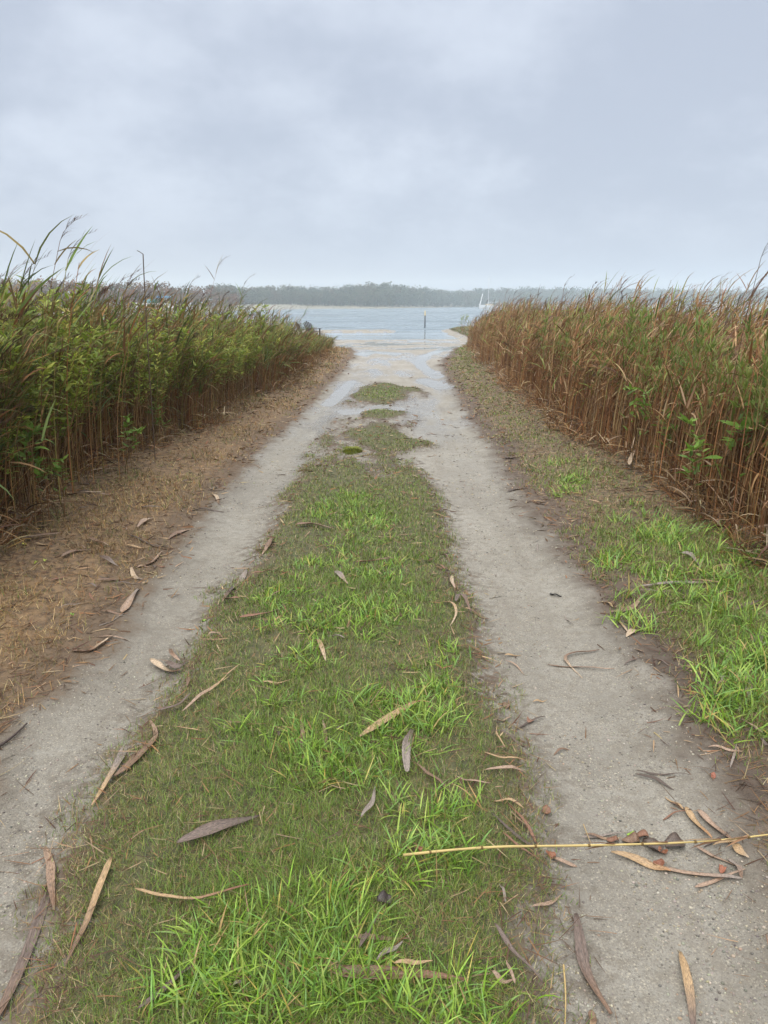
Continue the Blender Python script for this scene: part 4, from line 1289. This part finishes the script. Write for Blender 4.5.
L_('long dull brown leaf lying through the right verge grass', [(636, 591), (670, 590), (700, 592), (730, 592)], 0.022, GY, BR)
L_('reddish stalk leaf beside the long dull one in the right verge', [(668, 585), (700, 591), (730, 594)], 0.016, RD, TN)
L_('dark flat leaf in the right verge near the photo edge', [(735, 620), (746, 616), (758, 613)], 0.026, PU, DK)
L_('slate grey curved leaf in the brightest right tussock', [(745, 679), (748, 692), (746, 704), (738, 716)], 0.026, GY, PU, blunt=0.3)
L_('pinkish wide leaf by the foot of the near tawny bed', [(744, 570), (758, 575), (775, 581)], 0.038, PK, BR)
L_('dark small leaf above the slate grey curved one', [(758, 644), (756, 652), (755, 660)], 0.024, DK, PU)
L_('dark thin leaf on the brown rim of the right track, nearer one', [(507, 491), (516, 490), (528, 489)], 0.024, DK, BR)
L_('dark thin leaf on the brown rim of the right track, farther one', [(504, 458), (512, 459), (523, 460)], 0.03, DK, BR)
L_('purple brown bent reed leaf at the bottom of the right track edge', [(576, 906), (580, 930), (585, 955), (596, 980), (612, 1004)], 0.026, PU, BR, blunt=0.35)
L_('tan to purple pointed leaf at the bottom of the right track', [(682, 940), (687, 965), (692, 990), (697, 1028)], 0.024, TN, PU)
L_('brown scrap beside the bent purple leaf', [(592, 1000), (594, 1012), (591, 1026)], 0.018, BR, TN)
stick('straw yellow stem pointing into the bottom edge', [(564, 960), (566, 990), (565, 1030)], 0.0022, (0.40, 0.29, 0.13))
stick('long straw yellow reed stalk lying across the right track', [(403, 876), (480, 868), (560, 862), (640, 854), (720, 846), (800, 836)], 0.0036, (0.46, 0.355, 0.15), 0.012, nodes=7, ends=(0.048, 0.016), sheath=True)
stick('thin short straw leaning by the long yellow stalk', [(584, 818), (588, 828), (592, 838)], 0.0016, (0.34, 0.25, 0.13))
L_('tan split leaf under the long yellow stalk', [(612, 844), (640, 850), (662, 858), (672, 862)], 0.022, TN, OR)
L_('long faded leaf running out from the tan split one', [(660, 856), (690, 864), (720, 872), (742, 878)], 0.020, PK, GY)
L_('orange tan leaf pointing up the track behind the yellow stalk', [(686, 802), (697, 818), (712, 836)], 0.022, TN, OR)
L_('pinkish leaf beside the orange tan one behind the yellow stalk', [(698, 806), (715, 824), (732, 840)], 0.024, PK, BR)
L_('short pale leaf in front of the yellow stalk near the photo edge', [(732, 844), (740, 852), (748, 860)], 0.022, TN, PL)
L_('grey brown leaf curling in front of the yellow stalk', [(728, 856), (738, 866), (742, 876)], 0.020, GY, BR)
L_('dark twig leaf poking beyond the orange tan one', [(672, 797), (682, 801), (692, 806)], 0.010, BR, DK)
L_('brown thin stalk leaf left of the wet leaf heap', [(585, 826), (602, 829), (622, 830)], 0.009, BR, TN)
DL = 'dead_leaf'
for (x, y, w, c, lab) in [(614, 832, 0.030, RD, 'round red brown leaf, first of the wet heap by the yellow stalk'), (632, 832, 0.045, BR, 'wide brown leaf in the wet heap by the yellow stalk'),
                          (642, 828, 0.038, RD, 'red brown leaf on top of the wet heap by the yellow stalk'), (652, 838, 0.05, DK, 'dark wet leaf in the heap by the yellow stalk'),
                          (676, 836, 0.05, DK, 'dark flat leaf at the right of the wet heap'), (664, 842, 0.024, (0.22, 0.09, 0.045), 'orange red leaf against the yellow stalk'),
                          (660, 853, 0.026, (0.19, 0.075, 0.04), 'rust red curl in front of the yellow stalk'), (722, 864, 0.022, (0.26, 0.09, 0.045), 'small orange red scrap near the grey brown curl'),
                          (551, 850, 0.024, (0.22, 0.09, 0.045), 'orange red leaf under the yellow stalk on the track edge'), (418, 862, 0.020, (0.24, 0.10, 0.05), 'orange red leaf under the blunt end of the yellow stalk'),
                          (385, 913, 0.034, (0.035, 0.025, 0.022), 'dark wet leaf deep in the near tussock'), (545, 806, 0.028, RD, 'red brown leaf on the mouldy edge of the right track'),
                          (712, 775, 0.018, (0.24, 0.08, 0.045), 'tiny red leaf on the brown rim of the right track'), (505, 700, 0.035, BR, 'brown leaf on the inner edge of the right track'),
                          (530, 713, 0.03, RD, 'reddish leaf on the inner edge of the right track'), (632, 826, 0.020, (0.26, 0.42, 0.06), 'small fresh green leaf on the wet heap'),
                          (203, 533 + 85, 0.02, (0.20, 0.32, 0.05), 'small fresh green leaf on the left track'), (46, 570, 0.022, (0.30, 0.36, 0.05), 'yellow green leaf on the left verge'),
                          (26, 555, 0.022, (0.42, 0.40, 0.05), 'yellow leaf near the foot of the leafy bed'), (73, 619, 0.016, (0.18, 0.30, 0.05), 'single green leaf on the dry left verge'),
                          (56, 512, 0.034, (0.22, 0.32, 0.07), 'pale green broad leaf fallen at the foot of the leafy bed'), (37, 572, 0.02, (0.28, 0.36, 0.05), 'second yellow green leaf on the left verge')]:
    a = random.uniform(0, 3.14); c0 = G(x, y)
    leaf_strip(DL, 'dead leaf' if c[0] > c[1] else 'leaf', lab, None, w * 0.95, c, None, blunt=0.25, curl=0.4,
               pts=[(c0[0] - math.cos(a) * w * 0.6, c0[1] - math.sin(a) * w * 0.6), (c0[0] + 0.15 * w, c0[1]), (c0[0] + math.cos(a) * w * 0.6, c0[1] + math.sin(a) * w * 0.6)])
# pale leaf caught upright at the foot of the tawny bed
L_('pale pink leaf caught at the foot of the tawny bed', [(628, 478), (630, 470), (634, 462)], 0.045, PL, PK, lift=0.06)

# scraps that nothing tells apart
for (x0, x1, y0, y1, n, lab, grp) in [
        (60, 330, 385, 640, 44, 'small dead reed scrap on the dry left verge', 'reed scraps on the left verge'),
        (470, 770, 385, 760, 44, 'small dead reed scrap on the right verge', 'reed scraps on the right verge'),
        (150, 540, 480, 1000, 44, 'small dead reed scrap in the grass of the middle strip', 'reed scraps on the middle strip'),
        (440, 760, 480, 900, 22, 'small dead reed scrap on the right wheel track', 'reed scraps on the right track'),
        (335, 470, 365, 470, 20, 'small dark drift scrap on the far sand', 'drift scraps on the far sand')]:
    k = 0; tries = 0
    while k < n and tries < 4000:
        tries += 1
        py = random.uniform(y0, y1); px = random.uniform(x0, x1)
        c0 = G(px, py); Xa, Ya = np.array([c0[0]]), np.array([c0[1]])
        dmv, drv = float(d_median(Xa, Ya)[0]), float(d_road(Xa, Ya)[0])
        if 'verge' in lab:
            if drv > 0.02 or not (hedge_left(Ya)[0] < c0[0] < hedge_right(Ya)[0]): continue
        elif 'strip' in lab:
            if dmv < -0.06 or (k % 5 < 3 and dmv > 0.10): continue
        elif dmv > 0 or drv < 0.03: continue
        elif 'track' in lab and random.random() > 0.25 and dmv < -0.2 and drv > 0.2: continue
        ln = random.uniform(0.04, 0.16) * (1 + 0.03 * c0[1]); a = random.gauss(0, 0.6) if random.random() < 0.6 else random.uniform(0, 3.14)
        bnd = random.gauss(0, 0.07) * ln
        pts = [(c0[0] - math.cos(a) * ln / 2, c0[1] - math.sin(a) * ln / 2), (c0[0] - math.sin(a) * bnd, c0[1] + math.cos(a) * bnd), (c0[0] + math.cos(a) * ln / 2, c0[1] + math.sin(a) * ln / 2)]
        leaf_strip('reed_scrap', 'dead leaf', lab, None, random.uniform(0.005, 0.013) * (1 + 0.06 * c0[1]), random.choice([BR, PK, DK, PU, RD, TN, GY]), None, group=grp, pts=pts)
        k += 1

# ------------------------------------------------------------------ marker post in the bay
def at_water(px, Y): return AT(px, 320, Y)[0]


Y0 = 66.0; X0 = at_water(425, Y0)
po = empty('channel_marker', (X0, Y0, -1.6))
tubes(np.array([[(0, 0, -0.6), (0, 0, 1.5), (0.0, 0, 2.15)]]), np.full((1, 3), 0.052), [(0.05, 0.055, 0.06)], 10, True).build('post', paint_mat('dark_post', (0.045, 0.05, 0.055), 0.6), po, True)
tubes(np.array([[(0, 0, 2.15), (0, 0, 2.3), (0, 0, 2.55)]]), np.array([[0.066, 0.066, 0.04]]), [(0.6, 0.5, 0.3)], 10, True).build('cap', paint_mat('pale_cap', (0.62, 0.52, 0.30), 0.6), po, True)
tag(po, 'dark marker post with a pale cap standing in the water', 'marker post')


# ------------------------------------------------------------------ boats
def hull_mesh(name, L, B, D, free, mat, parent, bow_rise=0.5, n=13, stern=0.75):
    """lofted hull, bow at +x; waterline at z=0"""
    t = np.linspace(0, 1, n)
    x = -L / 2 + L * t
    hb = B / 2 * np.where(t < 0.45, stern + (1 - stern) * np.sin(t / 0.45 * np.pi / 2), np.cos((t - 0.45) / 0.55 * np.pi / 2) ** 0.75)
    hb = np.maximum(hb, 0.02)
    sh = free * (0.85 + bow_rise * t ** 2)
    kz = -D * (1 - 0.9 * np.clip((t - 0.7) / 0.3, 0, 1) ** 2)
    prof = [(1.0, 1.0), (0.97, 0.55), (0.86, 0.05), (0.5, -0.65), (0.0, -1.0)]
    rows = []
    for (wv, zv) in prof:
        rows.append(np.stack([x + (0.04 * L * (zv if zv > 0 else 0) * (t ** 6)), hb * wv, np.where(zv >= 0, sh * zv, -kz * zv)], 1))
    for (wv, zv) in prof[-2::-1]:
        rows.append(np.stack([x + (0.04 * L * (zv if zv > 0 else 0) * (t ** 6)), -hb * wv, np.where(zv >= 0, sh * zv, -kz * zv)], 1))
    V = np.stack(rows, 1); m = V.shape[1]
    ii = np.arange(n * m).reshape(n, m)
    Q = np.stack([ii[:-1, :-1], ii[:-1, 1:], ii[1:, 1:], ii[1:, :-1]], -1).reshape(-1, 4).tolist()
    Q += np.stack([ii[:-1, 0], ii[1:, 0], ii[1:, -1], ii[:-1, -1]], 1).tolist()   # deck
    T = [(ii[0, 0], ii[0, k], ii[0, k + 1]) for k in range(1, m - 1)]
    return mesh_np(name, V.reshape(-1, 3), Q, T, mat, None, None, False, parent)


def cabin(name, x0, x1, w0, w1, z0, z1, rake, mat, parent, tw=0.8):
    """tapered house with raked front"""
    V = [(x0, -w0 / 2, z0), (x1, -w1 / 2, z0), (x1, w1 / 2, z0), (x0, w0 / 2, z0),
         (x0 + 0.1, -w0 * tw / 2, z1), (x1 - rake, -w1 * tw / 2, z1), (x1 - rake, w1 * tw / 2, z1), (x0 + 0.1, w0 * tw / 2, z1)]
    o = mesh_np(name, V, [(0, 3, 2, 1), (4, 5, 6, 7), (0, 1, 5, 4), (1, 2, 6, 5), (2, 3, 7, 6), (3, 0, 4, 7)], None, mat, None, None, False, parent)
    md = o.modifiers.new('edge', 'BEVEL'); md.width = 0.06; md.segments = 2
    return o


M_WHITE = paint_mat('boat_white', (0.66, 0.67, 0.68), 0.35, 3, 0.12)
M_GLASSD = paint_mat('boat_glass', (0.04, 0.07, 0.08), 0.1, 3, 0.2)
M_BLUE = paint_mat('blue_canvas', (0.10, 0.23, 0.36), 0.8, 5, 0.25)
M_TEAL = paint_mat('teal_canvas', (0.10, 0.30, 0.34), 0.8, 5, 0.25)
M_METAL = paint_mat('spar_metal', (0.55, 0.56, 0.58), 0.4, 3, 0.1)
M_CREAM = paint_mat('cream_deck', (0.62, 0.52, 0.40), 0.6, 3, 0.1)
M_DKGREY = paint_mat('dark_rail', (0.08, 0.08, 0.09), 0.5, 3, 0.1)


def rod(name, pts, r, mat, parent, sides=6):
    P = np.array([pts], float)
    return tubes(P, np.full(P.shape[:2], r), [(1, 1, 1)], sides, True).build(name, mat, parent, True)


# sailing boat
Y0 = 330.0
b = empty('sailboat', (at_water(489, Y0), Y0, SEA)); b.rotation_euler = (0, 0, R(178))
hull_mesh('hull', 8.6, 2.7, 0.6, 1.5, M_WHITE, b, 0.35)
cabin('cabin', -1.6, 2.2, 1.7, 1.2, 1.28, 2.05, 0.6, M_CREAM, b)
for sy in (-1, 1):
    for kx in (-0.9, 0.3):
        g = box(Geo(), (kx, sy * 0.78, 1.64), (0.8, 0.03, 0.22)); g.build('window', M_GLASSD, b)
rod('mast', [(0.6, 0, 1.4), (0.6, 0, 6), (0.6, 0, 13.0)], 0.11, M_METAL, b)
rod('boom', [(0.5, 0, 2.7), (-1.5, 0, 2.75), (-3.6, 0, 2.8)], 0.12, M_METAL, b)
rod('furled_sail', [(4.2, 0, 1.7), (3.7, 0, 3.6), (3.1, 0, 6.2)], 0.20, M_WHITE, b)
rod('stay', [(3.1, 0, 6.2), (1.9, 0, 9), (0.6, 0, 12.9)], 0.02, M_METAL, b, 4)
rod('stay', [(0.6, 0, 12.9), (-1.8, 0, 6.5), (-4.2, 0, 1.4)], 0.02, M_METAL, b, 4)
tag(b, 'white sailing boat with bare mast anchored in the hazy bay', 'sailboat')

# cabin cruiser behind the tawny bed
Y0 = 285.0
b = empty('motor_boat', (at_water(717, Y0), Y0, SEA)); b.rotation_euler = (0, 0, R(176))
hull_mesh('hull', 8.2, 2.9, 0.5, 1.7, M_WHITE, b, 0.45)
cabin('cabin', -1.8, 2.0, 2.2, 1.6, 1.6, 2.9, 1.1, M_WHITE, b)
for sy in (-1, 1): box(Geo(), (-0.2, sy * 0.96, 2.35), (2.0, 0.04, 0.4), (1, 1, 1), Matrix.Rotation(sy * 0.18, 4, 'X')).build('window', M_GLASSD, b)
g = Geo(); box(g, (1.35, 0, 2.3), (0.05, 1.3, 0.6), (1, 1, 1), Matrix.Rotation(-0.75, 4, 'Y')); g.build('windscreen', M_GLASSD, b)
rod('antenna', [(-0.3, 0.3, 2.9), (-0.3, 0.3, 3.6), (-0.35, 0.3, 4.6)], 0.07, M_DKGREY, b)
rod('bow_rail', [(2.0, 0.9, 2.3), (3.4, 0.5, 2.75), (4.2, 0, 2.9), (3.4, -0.5, 2.75), (2.0, -0.9, 2.3)], 0.09, M_DKGREY, b)
tag(b, 'white cabin cruiser afloat in the haze beyond the tawny bed', 'motor boat')

# motor yacht behind the leafy bed
Y0 = 105.0
b = empty('motor_boat', (at_water(161, Y0), Y0, SEA)); b.rotation_euler = (0, 0, R(-4))
hull_mesh('hull', 8.6, 3.0, 0.6, 1.55, M_WHITE, b, 0.25)
cabin('cabin', -3.2, 2.3, 2.5, 1.7, 1.4, 2.15, 1.2, M_WHITE, b)
for sy in (-1, 1):
    for kx in (-2.2, -0.9, 0.4): box(Geo(), (kx, sy * 1.07, 1.78), (0.9, 0.04, 0.3), (1, 1, 1), Matrix.Rotation(sy * 0.2, 4, 'X')).build('window', M_GLASSD, b)
cabin('flybridge', -2.0, 0.4, 1.9, 1.5, 2.15, 2.6, 0.5, M_TEAL, b)
cabin('canopy', -0.1, 1.5, 1.9, 1.7, 2.75, 3.05, 0.2, M_BLUE, b, 0.9)
for kx in (0.1, 1.25):
    for sy in (-0.7, 0.7): rod('canopy_pole', [(kx, sy, 2.1), (kx, sy, 2.5), (kx, sy, 2.85)], 0.03, M_METAL, b, 5)
rod('antenna', [(-1.4, 0, 2.6), (-1.4, 0, 3.0), (-1.45, 0, 3.8)], 0.03, M_DKGREY, b, 5)
tag(b, 'long white motor yacht with a blue canopy beyond the leafy bed', 'motor boat')


# ------------------------------------------------------------------ garden chairs
def adirondack(label, loc, rz):
    M = paint_mat('dark_wood', (0.075, 0.045, 0.035), 0.6, 6, 0.4)
    r = empty('garden_chair', loc, rz)
    g = Geo(); rot = Matrix.Rotation(R(-10), 4, 'X')
    for i in range(6): box(g, (0, -0.28 + i * 0.1, 0.40 - i * 0.018), (0.54, 0.085, 0.022), (1, 1, 1), rot)
    g.build('seat', M, r)
    g = Geo()
    for i in range(5):
        a = (i - 2) * 0.09; ln = 0.82 - 0.05 * abs(i - 2)
        mt = Matrix.Rotation(R(-24), 4, 'X') @ Matrix.Rotation(a, 4, 'Y')
        c = mt @ Vector((math.sin(0) + (i - 2) * 0.105, 0, ln / 2))
        box(g, (c.x, 0.22 + c.y * -1 * -1, 0.30 + c.z), (0.092, 0.022, ln), (1, 1, 1), mt)
    g.build('backrest', M, r)
    for sx in (-1, 1):
        box(Geo(), (sx * 0.36, 0.0, 0.58), (0.14, 0.74, 0.025)).build('armrest', M, r)
        box(Geo(), (sx * 0.31, -0.30, 0.28), (0.04, 0.10, 0.57)).build('leg', M, r)
        box(Geo(), (sx * 0.29, 0.22, 0.17), (0.035, 0.75, 0.10), (1, 1, 1), Matrix.Rotation(R(-16), 4, 'X')).build('leg', M, r)
    return tag(r, label, 'chair')


for (px, Y0, rz, lab) in [(305, 47.0, 2.0, 'dark brown slatted garden chair seen whole above the leafy bed end'),
                          (313, 49.0, 2.4, 'second dark garden chair, lower and nearer the open water')]:
    x = AT(px, 330, Y0)[0]
    o = adirondack(lab, (x, Y0, float(z_ground(np.array([x]), np.array([Y0]))[0])), rz)
    o.scale = (1.0, 1.0, 1.0)


# ------------------------------------------------------------------ woods across the water
def wood(name, trees, cols, label, per=380):
    g = Geo()
    for (x, y, z, h, w) in trees:
        n = per
        # crown of several clumps
        m = 12
        cc = np.stack([rng.normal(0, w * 0.26, m), rng.normal(0, w * 0.26, m), h * rng.uniform(0.12, 0.86, m)], 1)
        cr = w * rng.uniform(0.18, 0.34, m)
        k = rng.integers(0, m, n)
        v = rng.normal(0, 1, (n, 3)); v /= np.linalg.norm(v, axis=1, keepdims=True)
        P = cc[k] + v * (cr[k] * rng.uniform(0.55, 1.05, n))[:, None] * np.array([1, 1, 0.85])
        P[:, 2] = np.maximum(P[:, 2], 0.3)
        s = h * rng.uniform(0.025, 0.055, n)
        a = rng.normal(0, 1, (n, 3)); a /= np.linalg.norm(a, axis=1, keepdims=True)
        b_ = np.cross(a, v); b_ /= np.linalg.norm(b_, axis=1, keepdims=True) + 1e-9
        c_ = np.cross(b_, a)
        P = P + np.array([x, y, z])
        V = np.stack([P - b_ * s[:, None], P + c_ * s[:, None] * 0.7, P + b_ * s[:, None], P - c_ * s[:, None] * 0.7], 1).reshape(-1, 3)
        Q = (np.arange(n) * 4)[:, None] + np.arange(4)
        base = np.asarray(cols[rng.integers(0, len(cols))]) * rng.uniform(0.8, 1.2)
        C = np.clip(base[None] * rng.uniform(0.82, 1.18, (n, 1)), 0, 1)
        g.add(V, Q, None, np.repeat(C, 4, 0))
        g.merge(tubes(np.array([[(x, y, z - 0.5), (x, y, z + h * 0.35), (x, y, z + h * 0.7)]]), np.array([[0.022 * h, 0.016 * h, 0.006 * h]]), [(0.06, 0.05, 0.04)], 5))
    # understorey along the foot
    return tag(g.build(name, M_CROWN), label, 'wood', kind='stuff')


def tree_row(px0, px1, n, top_fn, dist_fn, rows, jit, wmul=0.75):
    out = []
    for r_ in range(rows):
        for i in range(n):
            px = px0 + (px1 - px0) * (i + random.random()) / n
            Y = dist_fn(px) + r_ * jit + random.uniform(0, jit)
            x, _, zt = AT(px, top_fn(px), Y)
            zg = float(z_ground(np.array([x]), np.array([Y]))[0])
            h = (zt - zg) * random.uniform(0.80, 1.04) * (0.8 if r_ == 0 else 1.0)
            out.append((x, Y, zg, max(h, 2.0), max(h, 3) * random.uniform(0.55, 0.95) * wmul / 0.75))
    return out


def top_c(px): return np.interp(px, [200, 250, 300, 340, 383, 400, 450, 500, 560, 640, 700, 768, 900], [282, 286, 285, 286, 281, 285, 289, 287, 286, 287, 288, 287, 287])
def dst(px): return np.interp(px, [-200, 100, 220, 260, 300, 384, 470, 560, 768, 1000], [220, 250, 300, 330, 340, 355, 490, 600, 670, 680]) + 16


wood('far_wood', tree_row(215, 560, 150, top_c, dst, 3, 16), [(0.085, 0.105, 0.075), (0.095, 0.11, 0.07), (0.075, 0.095, 0.07), (0.115, 0.10, 0.07), (0.10, 0.115, 0.08)],
     'grey green wood on the far shore across the bay')
wood('far_wood', tree_row(555, 900, 90, top_c, dst, 3, 20), [(0.060, 0.085, 0.055), (0.075, 0.095, 0.055), (0.055, 0.075, 0.05)],
     'palest most distant wood, seen over the tawny bed')
def top_l(px): return np.interp(px, [-200, 0, 60, 100, 145, 180, 215, 260, 300], [276, 278, 277, 282, 279, 284, 286, 290, 294])
def dst_l(px): return np.interp(px, [-200, 100, 200, 300], [180, 185, 215, 270])
wood('autumn_wood', tree_row(-200, 240, 80, top_l, dst_l, 3, 12), [(0.19, 0.095, 0.055), (0.13, 0.085, 0.045), (0.22, 0.10, 0.05), (0.09, 0.085, 0.045), (0.17, 0.11, 0.06)],
     'brown autumn wood on the nearer shore behind the leafy bed', 260)

# ------------------------------------------------------------------ haze
hz = Geo(); box(hz, (0, 490, 13.0), (1270, 1060, 34.0))
HM = bpy.data.materials.new('haze_air'); HM.use_nodes = True
ht = HM.node_tree; ht.nodes.clear()
pv = ht.nodes.new('ShaderNodeVolumePrincipled'); ho = ht.nodes.new('ShaderNodeOutputMaterial')
pv.inputs['Density'].default_value = 0.00095
pv.inputs['Color'].default_value = (0.84, 0.94, 1.0, 1)
pv.inputs['Density Attribute'].default_value = ''
pv.inputs['Anisotropy'].default_value = 0.0
ht.links.new(pv.outputs[0], ho.inputs['Volume'])
haze = hz.build('haze', HM)
tag(haze, 'thin grey rain haze over the bay', 'haze', kind='stuff')

# ------------------------------------------------------------------ sky and light
SUN_EL, SUN_AZ = 52.0, 205.0   # azimuth clockwise from +Y: behind the camera, to its left
w = bpy.data.worlds.new('World'); scene.world = w; w.use_nodes = True
wt = w.node_tree
bg = wt.nodes['Background']


class WN(NT):
    def __init__(s, t): s.t = t


q = WN(wt)
sky = q.n('ShaderNodeTexSky', sky_type='NISHITA'); sky.sun_disc = False
sky.sun_elevation = R(SUN_EL); sky.sun_rotation = R(SUN_AZ); sky.air_density = 1.0; sky.dust_density = 4.0; sky.ozone_density = 1.0
tc = q.n('ShaderNodeTexCoord')
sp = q.n('ShaderNodeSeparateXYZ'); q.l(tc.outputs['Generated'], sp.inputs[0])
den = q.math('ADD', q.math('MAXIMUM', sp.outputs[2], 0.0), 0.45)
px_ = q.math('DIVIDE', sp.outputs[0], den); py_ = q.math('DIVIDE', sp.outputs[1], den)
cv = q.n('ShaderNodeCombineXYZ'); q.l(px_, cv.inputs[0]); q.l(py_, cv.inputs[1]); cv.inputs[2].default_value = 3.7
na = q.noise(1.5, 5, 0.55, cv.outputs[0]); nb = q.noise(4.5, 5, 0.6, cv.outputs[0])
cl = q.math('ADD', q.math('MULTIPLY', na, 0.68), q.math('MULTIPLY', nb, 0.32))
cloud = q.mix(q.ramp(cl, 0.41, 0.61), (3.95, 4.42, 5.35), (5.3, 5.8, 6.7))
# nearer the horizon the veil is even and bluer
cloud = q.mix(q.ramp(sp.outputs[2], 0.16, 0.0), cloud, (4.0, 4.45, 5.4))
# an overcast sky is brightest overhead
up = q.math('ADD', q.math('MULTIPLY', q.ramp(sp.outputs[2], 0.34, 0.95), 3.2), 1.0)
vm = q.n('ShaderNodeVectorMath', operation='SCALE'); q.l(q.mix(q.ramp(sp.outputs[2], 0.34, 0.6), cloud, (5.2, 5.2, 5.2)), vm.inputs[0]); q.l(up, vm.inputs['Scale'])
fin = q.mix(0.92, sky.outputs[0], vm.outputs[0])
q.l(fin, bg.inputs['Color']); bg.inputs['Strength'].default_value = 0.096

sl = bpy.data.lights.new('sun', 'SUN'); sl.energy = 1.3; sl.angle = R(35); sl.color = (1.0, 0.95, 0.86)
so = bpy.data.objects.new('sun', sl); COL.objects.link(so)
dv = Vector((math.sin(R(SUN_AZ)) * math.cos(R(SUN_EL)), math.cos(R(SUN_AZ)) * math.cos(R(SUN_EL)), math.sin(R(SUN_EL))))
so.rotation_euler = (-dv).to_track_quat('-Z', 'Y').to_euler(); so.location = (0, -10, 14)

scene.view_settings.view_transform = 'Standard'
scene.view_settings.look = 'None'
scene.view_settings.exposure = 0.5
scene.view_settings.gamma = 1.0
scene.view_settings.use_curve_mapping = False
scene.cycles.use_denoising = True
scene.cycles.max_bounces = 6
scene.cycles.diffuse_bounces = 3
scene.cycles.transparent_max_bounces = 8
scene.cycles.volume_bounces = 1
